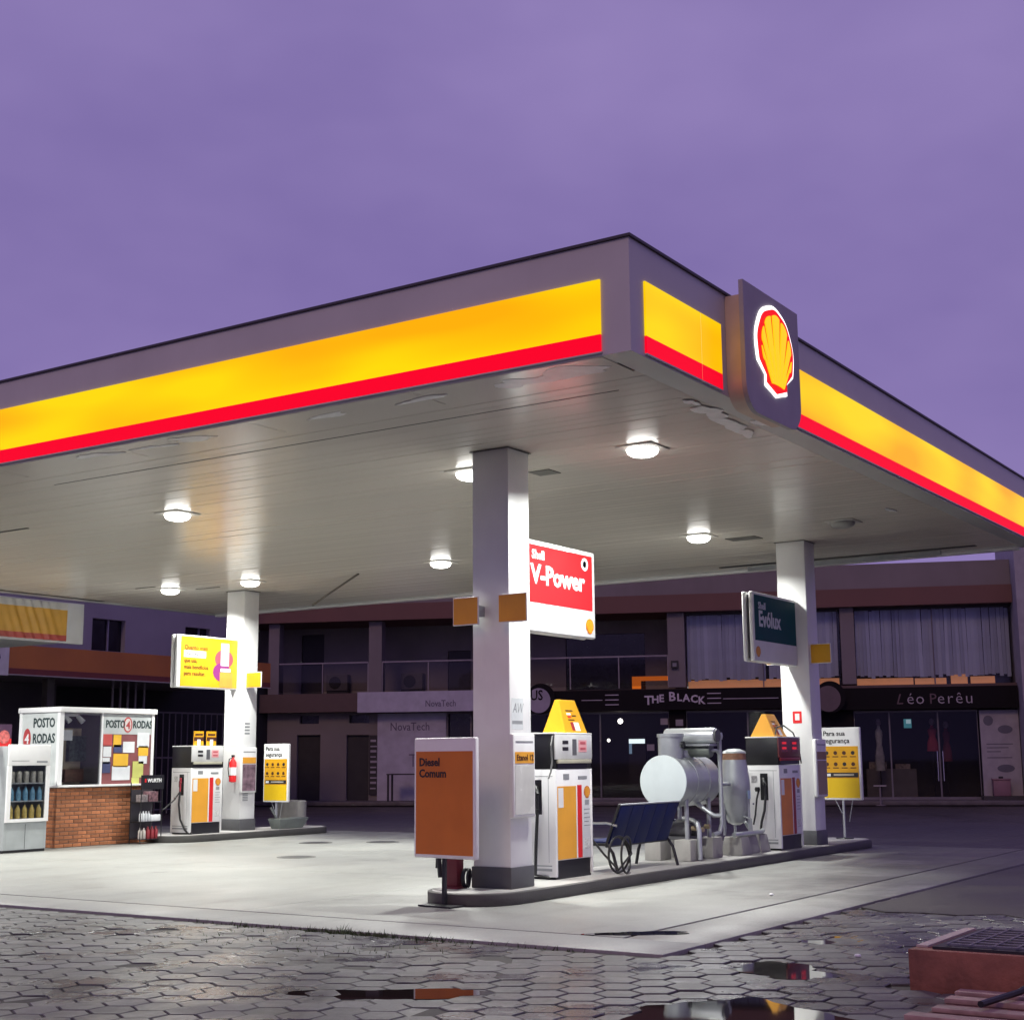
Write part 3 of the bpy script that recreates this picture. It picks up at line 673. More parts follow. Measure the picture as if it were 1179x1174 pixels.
def seg_board(x, y, base, label):
    t = stand_board('safety_board', x, y, 0.76, 1.30, 0.68, label, 0.0, base, GREYM)
    bx(-0.004, 0.0, -0.335, 0.345, 1.20, 1.64).build('yellow_block', YEL, t, smooth=False)
    bx(-0.004, 0.0, -0.335, 0.345, 0.72, 1.06).build('yellow_block', mat('bright_yellow', (0.74, 0.48, 0.008), 0.4, var=0.03), t, smooth=False)
    bx(-0.0035, 0.0, -0.335, 0.345, 1.06, 1.20).build('yellow_band', YEL, t, smooth=False)
    bx(-0.006, 0.0, -0.32, 0.31, 1.085, 1.17).build('black_band', INK, t, smooth=False)
    bx(-0.008, -0.006, 0.20, 0.29, 1.105, 1.15).build('band_mark', SW, t, smooth=False)
    bx(-0.008, -0.006, -0.24, 0.14, 1.115, 1.145).build('band_text', mat('band_grey', (0.4, 0.36, 0.3), 0.5), t, smooth=False)
    text('Para sua', 0.125, INK, t, (-0.006, 0.315, 1.83), rz=R(-90), bold=0.001)
    text('segurança', 0.125, INK, t, (-0.006, 0.315, 1.70), rz=R(-90), bold=0.001)
    for j in range(2):
        for i in range(4):
            yy = 0.26-i*0.165; zz = 1.52-j*0.20
            B().lathe(0, 0, [(0.036, 0), (0.036, 0.003)], 14).build('pictogram', INKB if (i+j) % 3 else INK, t, (-0.004, yy, zz), (0, R(-90), 0))
            bx(-0.006, -0.0, yy-0.055, yy+0.055, zz-0.075, zz-0.058).build('caption_line', INKB, t, smooth=False)
    bx(0.02, 0.055, -0.02, 0.015, 0.0, 0.69).build('post', GREYM, t)
    B().cyl((0.04, -0.1, 0.30), (0.04, -0.18, 0.69), 0.008, n=6).build('brace', GREYM, t)
    B().cyl((0.04, 0.03, 0.45), (0.04, 0.15, 0.69), 0.008, n=6).build('brace', GREYM, t)
    B().lathe(0.04, 0, [(0.16, 0.001), (0.15, 0.02), (0.03, 0.03)], 20).build('base_disc', DARK, t)
seg_board(14.05, 3.47, 0.14, 'yellow and white safety board standing right of the right column')
seg_board(13.25, 16.50, 0.0, 'yellow and white safety board standing right of the far left column')

# ------------------------------------------------------------------ fuel pumps
PAPERS0 = mat('sticker_paper', (0.60, 0.60, 0.58), 0.5, var=0.4, scale=40)
def nozzle(parent, m, y, z):
    o = B().cyl((-0.02, y, z), (-0.075, y-0.05, z-0.10), 0.024, 0.03, 10).cyl((-0.075, y-0.05, z-0.10), (-0.085, y-0.06, z-0.27), 0.018, 0.015, 8).build('nozzle', m, parent)
    B().tube([(-0.03, y-0.01, z-0.01), (-0.11, y-0.05, z-0.06), (-0.115, y-0.055, z-0.16), (-0.08, y-0.05, z-0.2)], 0.007, 6).build('guard', DARK, o)
def pump(x, y, z, label, disp, front_m, red_m, nozzle_m, hose_pts, w=0.90, d=0.56, h=1.78):
    t = thing('fuel_pump', label, 'fuel pump', (x, y, z), 0, 'fuel pumps')
    bx(0.045, w-0.02, 0.03, d-0.02, 0.0, 0.22).build('kick_plate', DARK, t)
    bx(0.0, 0.045, 0.0, d, 0.03, 1.33).build('side_panel', WHITE, t, bevel=0.006)
    bx(w-0.03, w, 0.0, d, 0.03, 1.33).build('side_panel', WHITE, t, bevel=0.006)
    bx(0.046, w-0.031, 0.008, d-0.01, 0.225, 1.33).build('cabinet', WHITE, t, bevel=0.006)
    bx(0.0, w, 0.015, d, 1.335, h-0.02).build('head', DARK, t, bevel=0.006)
    bx(-0.008, w+0.008, -0.005, d+0.008, h-0.02, h).build('lid', WHITE, t, bevel=0.006)
    dp = bx(0.0, w, -0.006, 0.014, 1.45, h-0.022).build('display_panel', mat('pump_head_grey', (0.62, 0.62, 0.61), 0.4, dirt=0.2) if disp == 'lcd' else mat('pump_head_red', (0.20, 0.045, 0.045), 0.4), t, bevel=0.004)
    if disp == 'lcd':
        for zz in (1.66, 1.58): bx(0.17, 0.31, -0.009, -0.006, zz-0.022, zz+0.022).build('screen', INK, dp, smooth=False)
        bx(0.41, 0.51, -0.009, -0.006, 1.50, 1.70).build('keypad', mat('keypad', (0.10, 0.10, 0.11), 0.5), dp, smooth=False)
        bx(0.56, 0.76, -0.009, -0.006, 1.54, 1.69).build('price_screen', PINK, dp, smooth=False)
        for zz in (1.655, 1.585): bx(0.60, 0.73, -0.011, -0.009, zz-0.018, zz+0.012).build('digits', mat('digit_red', (0.5, 0.1, 0.12), 0.4), dp, smooth=False)
    else:
        for xx in (0.10, 0.52): 
            bx(xx, xx+0.26, -0.009, -0.006, 1.54, 1.73).build('price_screen', mat('screen_dark_red', (0.25, 0.015, 0.02), 0.3), dp, smooth=False)
            for zz in (1.68, 1.60): bx(xx+0.04, xx+0.21, -0.011, -0.009, zz-0.02, zz+0.015).build('digits', REDL, dp, smooth=False)
    bx(0.05, w-0.04, -0.02, 0.012, 1.40, 1.448).build('ledge', BEIGE if disp == 'lcd' else REDD, t, bevel=0.003)
    bx(0.06, w-0.12, 0.001, 0.0135, 1.34, 1.398).build('slot', DARK, t)
    bx(0.05, 0.50, 0.003, 0.008, 0.235, 1.12).build('yellow_field', front_m, t, smooth=False)
    bx(0.535, 0.64, 0.003, 0.008, 0.235, 1.13).build('red_stripe', red_m, t, smooth=False)
    bx(0.07, 0.19, 0.001, 0.003, 0.86, 1.10).build('notice', WHITE, t, smooth=False)
    for k in range(5): bx(0.70, 0.84-0.03*(k % 2), 0.005, 0.008, 0.62+k*0.05, 0.628+k*0.05).build('small_print', INKG, t, smooth=False)
    pecten(t, 0.775, 1.04, 0.15, 0.008, SW, mat('amber_ink3', (0.6, 0.13, 0.02), 0.5), AMB, 0.002, white=False, names=('', 'emblem_rim', 'emblem_rib'))
    bx(-0.003, 0.0, 0.20, 0.33, 0.78, 1.20).build('nozzle_recess', DARK, t, smooth=False)
    bx(-0.003, 0.0, 0.06, 0.50, 0.10, 0.13).build('vent_lines', INKG, t, smooth=False)
    bx(-0.003, 0.0, 0.06, 0.50, 0.155, 0.17).build('vent_lines', INKG, t, smooth=False)
    for (a, b_, c_, e, m_) in ((0.70, 0.83, 0.34, 0.46, PAPERS0), (0.72, 0.82, 0.88, 0.94, INKG), (0.20, 0.34, 1.20, 1.27, INKG), (0.56, 0.78, 1.20, 1.24, INKG)):
        bx(a, b_, 0.005, 0.008, c_, e).build('sticker', m_, t, smooth=False)
    bx(-0.002, 0.0, 0.04, 0.52, 1.24, 1.248).build('door_seam', INKG, t, smooth=False); bx(-0.002, 0.0, 0.10, 0.106, 0.2, 1.24).build('door_seam', INKG, t, smooth=False)
    B().cyl((-0.008, 0.46, 0.72), (0.0, 0.46, 0.72), 0.016, n=10).build('door_lock', CHR, t)
    bx(-0.003, 0.0, 0.38, 0.48, 1.05, 1.16).build('side_sticker', PAPERS0, t, smooth=False)
    bx(0.50, 0.53, 0.004, 0.008, 0.235, 1.12).build('stripe_gap', SW, t, smooth=False)
    nozzle(t, nozzle_m, 0.27, 1.12)
    B().tube(hose_pts, 0.021, 8).build('hose', RUBB, t)
    return t
hose_side = [(-0.085, 0.21, 0.85), (-0.12, 0.20, 0.6), (-0.10, 0.17, 0.3), (-0.04, 0.10, 0.10), (0.0, 0.05, 0.03), (0.05, -0.02, 0.02)]
def loop(c, a, h, turns, n=60, lean=0.1):
    p = []
    for i in range(n+1):
        t = 2*math.pi*turns*i/n; p.append((c[0]+a*math.cos(t), c[1]+lean*math.sin(t*0.5)+0.04*i/n, c[2]+h*math.sin(t)))
    return p
p1 = pump(4.08, 3.40, 0.14, 'white fuel pump with yellow and red front next to the near column', 'lcd', AMB, REDS, DARK, [(-0.085, 0.21, 0.85), (-0.05, 0.26, 0.4), (-0.10, 0.24, 0.06), (0.02, 0.10, 0.02)])
B().tube([(0.9, 0.2, 0.75)] + [(0.93, 0.14, 0.66), (0.98, 0.12, 0.5), (1.0, -0.1, 0.25), (1.05, -0.28, 0.06)] + loop((1.16, -0.30, 0.245), 0.20, 0.225, 2.2) , 0.015, 8).build('hose', RUBB, p1)
B().tube([(-0.02, 0.02, 1.74), (-0.09, 0.0, 1.62), (-0.07, 0.0, 1.42), (-0.12, -0.01, 1.30), (-0.16, 0.0, 1.22)], 0.012, 6).build('cable', mat('grey_cable', (0.12, 0.12, 0.12), 0.5), p1)
p2 = pump(10.44, 3.14, 0.14, 'white fuel pump with red displays between the tank and the right column', 'led', mat('orange_in_shade', (0.72, 0.24, 0.035), 0.42), REDD, DARK, [(-0.085, 0.21, 0.85), (-0.13, 0.22, 0.62), (-0.16, 0.26, 0.45), (-0.13, 0.30, 0.28)])  # front colours darkened for the shade by the unlit lamp
B().tube([(-0.01, 0.36, 0.93), (-0.05, 0.38, 0.80), (-0.08, 0.40, 0.55), (-0.12, 0.42, 0.40)], 0.015, 8).build('hose', RUBB, p2)
B().lathe(0, 0, [(0.035, -0.035), (0.045, 0), (0.035, 0.035)], 14).build('swivel', DARK, p2, (-0.035, 0.37, 0.95))
B().tube([(0.12, 0.1, 1.78), (0.2, 0.1, 1.93), (0.45, 0.08, 1.96), (0.75, 0.05, 1.85), (0.90, 0.02, 1.62), (0.93, 0.0, 1.35)], 0.012, 6).build('cable', RUBB, p2)
p3 = pump(9.93, 15.76, 0.14, 'white fuel pump with red nozzle on the far island near the brick booth', 'lcd', AMB, REDS, mat('nozzle_red', (0.40, 0.03, 0.05), 0.4), hose_side)
B().tube([(-0.085, 0.21, 0.86), (-0.2, 0.24, 0.7), (-0.45, 0.30, 0.5)], 0.014, 8).build('hose', RUBB, p3)

# wedge toppers on pumps
def topper(x, y, z, wb, wt, h, d, label, face_m, side_m, detail=True):
    t = thing('pump_topper', label, 'topper', (x, y, z))
    dx = (wb-wt)/2
    B()._add([(0,0,0),(wb,0,0),(wb,d,0),(0,d,0),(dx,d*0.42,h),(wb-dx,d*0.42,h),(wb-dx,d*0.58,h),(dx,d*0.58,h)],
             [(0,3,2,1),(4,5,6,7),(0,1,5,4),(1,2,6,5),(2,3,7,6),(3,0,4,7)]).build('card_body', side_m, t, bevel=0.004, smooth=False)
    k = d*0.42/h
    def onface(x0, x1, z0, z1, name, m, e=0.004):
        B()._add([(x0,z0*k-e,z0),(x1,z0*k-e,z0),(x1,z1*k-e,z1),(x0,z1*k-e,z1),(x0,z0*k+0.001,z0),(x1,z0*k+0.001,z0),(x1,z1*k+0.001,z1),(x0,z1*k+0.001,z1)],
                 [(0,1,2,3),(7,6,5,4),(0,4,5,1),(1,5,6,2),(2,6,7,3),(3,7,4,0)]).build(name, m, t, smooth=False)
    if detail:
        for (a, b_, c, e, m) in ((0.30, 0.62, 0.66, 0.69, INKB), (0.30, 0.48, 0.54, 0.60, SW), (0.32, 0.46, 0.46, 0.51, REDS), (0.52, 0.70, 0.50, 0.54, INKB), (0.30, 0.58, 0.38, 0.41, INKB),
                              (0.36, 0.48, 0.08, 0.32, REDD), (0.50, 0.72, 0.06, 0.32, SW)):
            onface(wb*a, wb*b_, h*c, h*e, 'print', m)
    return t
topper(4.42, 3.45, 1.922, 0.54, 0.40, 0.42, 0.34, 'large yellow wedge card on top of the pump beside the near column', YEL, YEL)
topper(10.50, 3.22, 1.922, 0.50, 0.36, 0.36, 0.42, 'orange wedge card on top of the pump beside the right column', AMB, AMB)
for (x, lab) in ((10.17, 'left of two small yellow cards on the far pump'), (10.53, 'right of two small yellow cards on the far pump')):
    t = thing('pump_card', lab, 'card', (x, 15.95, 1.92))
    bx(0, 0.27, 0, 0.02, 0.0, 0.30).build('card', YEL, t); bx(0.0, 0.27, -0.003, 0.0, 0.10, 0.18).build('dark_print', INKB, t, smooth=False)
    bx(0.09, 0.18, -0.004, -0.0, 0.01, 0.13).build('white_print', SW, t, smooth=False); bx(0.03, 0.24, -0.003, 0.0, 0.21, 0.25).build('dark_print', INKB, t, smooth=False)

# ------------------------------------------------------------------ air post behind the fuel board
ap = thing('air_post', 'maroon air hose post with black hoses behind the fuel board', 'air post', (2.52, 3.78, 0.14))
bx(0, 0.14, 0, 0.16, 0.02, 1.0).build('post', MAROON, ap, bevel=0.008)
bx(-0.03, 0.17, -0.03, 0.19, 0.0, 0.02).build('foot', MAROON, ap)
B().tube([(0.02, 0.18, 0.9), (0.0, 0.24, 0.6), (0.0, 0.25, 0.3), (0.01, 0.24, 0.12)], 0.028, 8).build('hose', RUBB, ap)
B().tube([(0.05, 0.16, 0.9), (0.03, 0.28, 0.6), (0.03, 0.30, 0.22)], 0.022, 8).build('hose', RUBB, ap)
B().tube(loop((0.10, -0.10, 0.12), 0.05, 0.10, 3.0, 40, 0.03), 0.014, 6).build('coiled_hose', RUBB, ap)

# ------------------------------------------------------------------ bench
be = thing('bench', 'dark blue bench with black frame between the near pump and the tank', 'bench', (5.24, 3.25, 0.14))
for k in range(5):
    x0 = 0.06+k*0.33
    B()._add([(x0,-0.10,0.85),(x0+0.322,-0.10,0.85),(x0+0.322,-0.065,0.86),(x0,-0.065,0.86),(x0,0.10,0.34),(x0+0.322,0.10,0.34),(x0+0.322,0.14,0.35),(x0,0.14,0.35)],
             [(0,1,2,3),(4,7,6,5),(0,4,5,1),(1,5,6,2),(2,6,7,3),(3,7,4,0)]).build('back_panel', BLUE, be, bevel=0.008)
    bx(x0, x0+0.322, 0.12, 0.55, 0.36, 0.40).build('seat_panel', BLUE, be, bevel=0.012)
for x in (0.02, 1.70):
    B().tube([(x, -0.05, 0.0), (x, 0.02, 0.25), (x, 0.10, 0.36), (x, 0.50, 0.36), (x, 0.56, 0.2), (x, 0.60, 0.0)], 0.022, 8).build('leg_frame', DARK, be)
    B().tube([(x, 0.12, 0.36), (x, 0.0, 0.66), (x, -0.09, 0.87)], 0.018, 8).build('back_upright', DARK, be)
    B().tube([(x, -0.04, 0.60), (x, 0.1, 0.63), (x, 0.45, 0.62), (x, 0.52, 0.55), (x, 0.52, 0.36)], 0.018, 8).build('armrest', CHR, be)
B().cyl((0.02, 0.12, 0.34), (1.70, 0.12, 0.34), 0.018, n=8).build('rail', DARK, be)
B().cyl((0.02, -0.095, 0.865), (1.72, -0.095, 0.865), 0.012, n=8).build('top_rail', GREYM, be)

# ------------------------------------------------------------------ storage tank with pump gear
tk = thing('fuel_filter_tank', 'silver horizontal tank with drum and pipework behind the blue bench', 'tank', (7.55, 3.70, 0.14))
zc, rt = 1.12, 0.365
B().cyl((0.0, 0, zc), (1.15, 0, zc), rt, n=40).build('tank_shell', SILV, tk, bevel=0.01)
B().cyl((-0.03, 0, zc), (-0.001, 0, zc), rt+0.012, n=40).build('end_cap', mat('pale_cap', (0.60, 0.66, 0.66), 0.4, var=0.06, dirt=0.1), tk, bevel=0.008)
B().cyl((0.24, 0, zc+rt-0.04), (0.24, 0, zc+rt+0.30), 0.185, n=28).build('neck', SILV, tk)
B().cyl((0.24, 0, zc+rt+0.27), (0.24, 0, zc+rt+0.32), 0.20, n=28).build('neck_flange', SILV, tk)
B().cyl((0.65, 0.28, 1.775), (0.65, -0.54, 1.775), 0.115, n=26).build('upper_drum', mat('bright_silver', (0.62, 0.64, 0.66), 0.3, metal=0.5), tk, bevel=0.02)
B().cyl((0.65, -0.54, 1.775), (0.65, -0.57, 1.775), 0.095, n=20).build('drum_end', DGREY, tk)
bx(0.50, 0.80, -0.50, 0.26, 1.625, 1.655).build('drum_shelf', GREYM, tk)
B().cyl((0.65, 0.0, 1.56), (0.65, -0.46, 1.56), 0.10, n=20).build('pump_casing', mat('dark_steel', (0.16, 0.18, 0.16), 0.5, metal=0.3, dirt=0.3), tk, bevel=0.02)
B().cyl((0.62, 0, zc+rt-0.03), (0.62, 0, zc+rt+0.08), 0.14, n=20).build('saddle', SILV, tk)
for (x, y) in ((0.22, -0.24), (0.22, 0.24), (0.95, -0.24), (0.95, 0.24)):
    B().cyl((x, y, 0.30), (x, y, zc-0.22), 0.032, n=10).build('leg', SILV, tk)
    bx(x-0.17, x+0.17, y-0.13, y+0.13, 0.001, 0.30).build('concrete_foot', CONC, tk, bevel=0.012)
B().tube([(0.80, -0.52, 1.76), (0.80, -0.52, 0.5), (0.76, -0.50, 0.38), (0.62, -0.46, 0.35)], 0.032, 10).build('riser_pipe', SILV, tk)
B().lathe(0, 0, [(0.045, -0.05), (0.055, 0), (0.045, 0.05)], 14).build('pipe_cap', SILV, tk, (0.80, -0.52, 1.77))
B().tube([(0.66, -0.44, 1.56), (0.74, -0.5, 1.56), (0.80, -0.52, 1.50)], 0.025, 8).build('elbow_pipe', SILV, tk)
B().tube([(0.25, -0.42, 0.02), (0.25, -0.42, 0.42), (0.28, -0.38, 0.52), (0.40, -0.25, 0.56), (0.6, 0.0, 0.58)], 0.034, 10).build('drain_pipe', SILV, tk)
B().tube([(0.80, -0.52, 0.62), (0.74, -0.42, 0.62), (0.72, -0.3, 0.70), (0.72, -0.15, 0.80)], 0.035, 10).build('branch_pipe', SILV, tk)
for (x, y, z, r) in ((0.45, 0.05, 0.42, 0.11), (0.72, 0.02, 0.44, 0.12)):
    B().cyl((x, y-0.2, z), (x, y+0.2, z), r, n=18).build('pump_motor', DGREY, tk, bevel=0.01)
bx(0.35, 0.9, -0.15, 0.2, 0.28, 0.33).build('motor_plate', DGREY, tk)
for (x, z) in ((0.38, 0.45), (0.60, 0.42), (0.80, 0.46)):
    B().cyl((x, -0.32, z), (x, -0.24, z), 0.035, n=12).build('valve', mat('brass', (0.5, 0.4, 0.25), 0.35, metal=0.7), tk)
for x in (0.38, 0.78): B().cyl((x, 0, zc), (x+0.03, 0, zc), rt+0.006, n=40).build('weld_band', SILV, tk)
B().cyl((0.24, -0.19, zc+rt+0.16), (0.24, -0.215, zc+rt+0.16), 0.05, n=16).build('gauge', DARK, tk)
# filter vessel
fv = thing('filter_vessel', 'upright silver filter vessel with rusty band left of the right pump', 'filter', (9.72, 3.58, 0.14))
B().lathe(0, 0, [(0.05, 0.42), (0.13, 0.46), (0.215, 0.66), (0.235, 1.0), (0.225, 1.15), (0.185, 1.42)], 28).build('vessel', SILV, fv)
B().lathe(0, 0, [(0.188, 1.42), (0.178, 1.52)], 28).build('rusty_band', RUST, fv)
B().lathe(0, 0, [(0.190, 1.52), (0.175, 1.55), (0.09, 1.585), (0.01, 1.59)], 28).build('dome_cap', SILV, fv)
for a in (-120, 0, 120):
    x, y = 0.22*math.cos(R(a+30)), 0.22*math.sin(R(a+30))
    B().cyl((x, y, 0.27), (x*0.95, y*0.95, 0.75), 0.024, n=8).build('leg', SILV, fv)
B().tube([(-0.75, -0.30, 0.31), (-0.2, -0.30, 0.31), (0.3, -0.28, 0.31), (0.55, -0.2, 0.32)], 0.036, 10).build('manifold_pipe', SILV, fv)
B().tube([(-0.23, 0.0, 1.05), (-0.42, -0.02, 1.05), (-0.60, -0.03, 1.05)], 0.032, 10).build('inlet_pipe', SILV, fv)
B().tube([(-0.1, -0.3, 0.33), (-0.12, -0.3, 0.52), (-0.06, -0.16, 0.56)], 0.016, 8).build('thin_pipe', SILV, fv)
bx(-0.06, 0.04, -0.2385, -0.234, 0.82, 0.95).build('blue_label', mat('label_blue', (0.45, 0.6, 0.75), 0.5), fv)
B().cyl((0.18, -0.12, 0.84), (0.18, -0.12, 1.08), 0.035, n=10).build('gauge_tube', WHITE, fv)
B().cyl((0.22, -0.05, 0.46), (0.42, -0.10, 0.22), 0.024, n=8).build('brace', SILV, fv)
for (x, y) in ((-0.45, -0.20), (0.02, -0.12), (0.38, -0.14)):
    B()._add([(x-0.19,y-0.18,0.001),(x+0.19,y-0.18,0.001),(x+0.19,y+0.18,0.001),(x-0.19,y+0.18,0.001),(x-0.14,y-0.14,0.27),(x+0.14,y-0.14,0.27),(x+0.14,y+0.14,0.27),(x-0.14,y+0.14,0.27)],
             [(0,3,2,1),(4,5,6,7),(0,1,5,4),(1,2,6,5),(2,3,7,6),(3,0,4,7)]).build('concrete_foot', CONC, fv, bevel=0.012)

# ------------------------------------------------------------------ extinguisher, concrete block on the far island
fe = thing('fire_extinguisher', 'red fire extinguisher hanging between the far pump and the far left column', 'extinguisher', (11.47, 16.10, 1.15))
B().lathe(0, 0, [(0.02, 0.0), (0.075, 0.02), (0.078, 0.42), (0.03, 0.50), (0.02, 0.54)], 18).build('cylinder', REDS, fe)
B().tube([(0, 0, 0.52), (-0.09, 0.02, 0.50), (-0.11, 0.03, 0.3), (-0.09, 0.02, 0.12)], 0.012, 6).build('hose', RUBB, fe)
bx(-0.03, 0.03, -0.02, 0.02, 0.53, 0.58).build('handle', DARK, fe)
B().lathe(0, 0, [(0.0795, 0.15), (0.0795, 0.32)], 18).build('label_band', SW, fe)
cb = thing('concrete_pipe', 'rough pale concrete pipe section right of the far safety board', 'concrete block', (14.05, 16.75, 0.0))
B().lathe(0, 0, [(0.36, 0.0), (0.37, 0.1), (0.355, 0.4), (0.36, 0.68), (0.30, 0.70), (0.28, 0.60)], 26).build('pipe_wall', CONC, cb)
hb2 = B().tube([(12.3, 15.75, 0.6), (12.45, 15.7, 0.35), (12.7, 15.72, 0.2), (13.0, 15.8, 0.15), (13.1, 15.9, 0.16), (12.8, 16.0, 0.165)], 0.022, 8).build('loose_hose', mat('grey_hose', (0.15, 0.16, 0.16), 0.5)); tag(hb2, 'grey hose lying beside the far left column', 'hose')
tub = thing('tub', 'grey plastic tub at the foot of the far left column', 'tub', (12.45, 15.62, 0.14))
B()._add([(0,0,0),(0.75,0.0,0),(0.75,0.25,0),(0,0.25,0),(-0.06,-0.06,0.22),(0.9,-0.06,0.22),(0.9,0.31,0.22),(-0.06,0.31,0.22)], [(0,3,2,1),(4,5,6,7),(0,1,5,4),(1,2,6,5),(2,3,7,6),(3,0,4,7)]).build('tub_shell', mat('tub_grey', (0.16, 0.18, 0.17), 0.5), tub, bevel=0.02)
bx(-0.03, 0.87, -0.03, 0.28, 0.222, 0.228).build('tub_lid', mat('tub_lid', (0.10, 0.11, 0.10), 0.6), tub)

# ------------------------------------------------------------------ brick booth
BRK = mat('booth_brick', (0.42, 0.155, 0.065), 0.75, var=0.25, scale=6, bump=0.5, bscale=60, island=0.28)
MORT = mat('mortar', (0.20, 0.15, 0.12), 0.85, var=0.2)
ALU = mat('booth_white_frame', (0.80, 0.80, 0.80), 0.35, var=0.04)
GLS = glass_mat('clear_glass', (0.92, 0.93, 0.93))
kx, ky = 7.18, 16.5
ki = thing('service_booth', 'small white-framed service booth on a brick base', 'booth', (kx, ky, 0.0))
KW, KD = 2.38, 1.2
bb = bx(0.012, KW-0.012, 0.012, KD-0.012, 0.001, 1.125).build('brick_base', MORT, ki, smooth=False)
bl, bh, bd = 0.205, 0.062, 0.10
brk = bx(0, bl, 0, 0.10, 0, bh).mesh('brick', BRK, bevel=0.005, seg=1)
brs = bx(0, 0.10, 0, bl, 0, bh).mesh('brick_side', BRK, bevel=0.005, seg=1)
brq = bx(0, 0.10, 0, bl/2-0.01, 0, bh).mesh('brick_side_half', BRK, bevel=0.005, seg=1)
brh = bx(0, bl/2, 0, 0.10, 0, bh).mesh('brick_half', BRK, bevel=0.005, seg=1)
for r in range(15):
    z = 0.006+r*0.0745; odd = r % 2; x = 0.0
    if odd: link('brick', brh, bb, (0, random.gauss(0, 0.0015), z)); x = bl/2+0.011
    while x + bl < KW+0.001:
        link('brick', brk, bb, (x, random.gauss(0, 0.002), z), (0, 0, random.gauss(0, 0.006))); x += bl+0.0115
    if KW-x > 0.06: link('brick', brh, bb, (KW-bl/2, random.gauss(0, 0.0015), z))
    y = 0.105 + (0 if odd else bl/2+0.011)
    if not odd: link('brick', brq, bb, (random.gauss(0, 0.0015), 0.112, z))
    while y + bl < KD:
        link('brick', brs, bb, (random.gauss(0, 0.002), y, z)); y += bl+0.0115
bx(-0.06, KW+0.02, -0.10, KD+0.05, 1.13, 1.17).build('counter', ALU, ki, bevel=0.008)
ZK = 2.66
bx(-0.02, KW+0.06, -0.04, KD+0.04, ZK-0.10, ZK).build('roof_rim', ALU, ki, bevel=0.012)
for (x, y, w) in ((0, 0, 0.10), (KW-0.05, 0, 0.07), (0, KD-0.07, 0.07), (KW-0.05, KD-0.07, 0.07)):
    bx(x, x+w, y, y+0.08, 1.17, ZK-0.1).build('frame_post', ALU, ki)
bx(1.03, 1.07, 0.005, 0.06, 1.17, ZK-0.1).build('mullion', ALU, ki)
bx(0.10, 1.03, 0.03, 0.036, 1.19, ZK-0.11).build('window_pane', GLS, ki, smooth=False)
bx(1.07, KW-0.05, 0.02, 0.045, 1.17, ZK-0.1).build('notice_board', mat('notice_board_red', (0.22, 0.065, 0.07), 0.6), ki)
bx(1.08, KW-0.06, 0.012, 0.02, 2.15, ZK-0.11).build('name_panel', mat('name_panel_grey', (0.50, 0.53, 0.53), 0.4), ki, smooth=False)
bx(0.012, 0.03, 0.08, KD-0.07, 1.17, ZK-0.1).build('side_panel', mat('side_panel_grey', (0.58, 0.61, 0.60), 0.4, dirt=0.25), ki, smooth=False)
bx(0.1, KW-0.1, KD-0.05, KD-0.02, 1.17, ZK-0.1).build('rear_wall', mat('booth_inner', (0.07, 0.065, 0.07), 0.7), ki, smooth=False)
INKT = mat('booth_ink', (0.03, 0.05, 0.05), 0.5)
text('POSTO', 0.21, INKT, ki, (1.13, 0.008, 2.28), bold=0.006, sx=0.74)
text('RODAS', 0.21, INKT, ki, (1.83, 0.008, 2.28), bold=0.006, sx=0.74)
def ringtext(parent, cx, y, cz, a, b_, rz=0.0):
    pass
o = B().prism_y(ell(1.70, 2.34, 0.115, 0.155), 0.008, 0.012).build('number_disc', mat('disc_red', (0.45, 0.06, 0.06), 0.5), ki, smooth=False)
B().prism_y(ell(1.70, 2.34, 0.085, 0.125), 0.006, 0.008).build('disc_centre', mat('disc_pale', (0.62, 0.55, 0.53), 0.5), ki, smooth=False)
text('4', 0.22, mat('disc_red', (0.45, 0.06, 0.06), 0.5), ki, (1.65, 0.004, 2.26), bold=0.004)
text('POSTO', 0.25, INKT, ki, (0.008, 0.80, 2.28), rz=R(-90), bold=0.007, sx=0.80)
text('RODAS', 0.25, INKT, ki, (0.008, 0.80, 1.98), rz=R(-90), bold=0.007, sx=0.80)
B()._add([(0.011, 0.97+0.11*math.cos(t), 2.06+0.2*math.sin(t)) for t in [2*math.pi*i/24 for i in range(24)]]+[(0.006, 0.97+0.11*math.cos(t), 2.06+0.2*math.sin(t)) for t in [2*math.pi*i/24 for i in range(24)]],
         [tuple(range(24)), tuple(range(47,23,-1))]+[(i,(i+1)%24,24+(i+1)%24,24+i) for i in range(24)]).build('number_disc', MATS['disc_red'], ki, smooth=False)
text('4', 0.26, SW, ki, (0.003, 1.03, 1.97), rz=R(-90), bold=0.004)
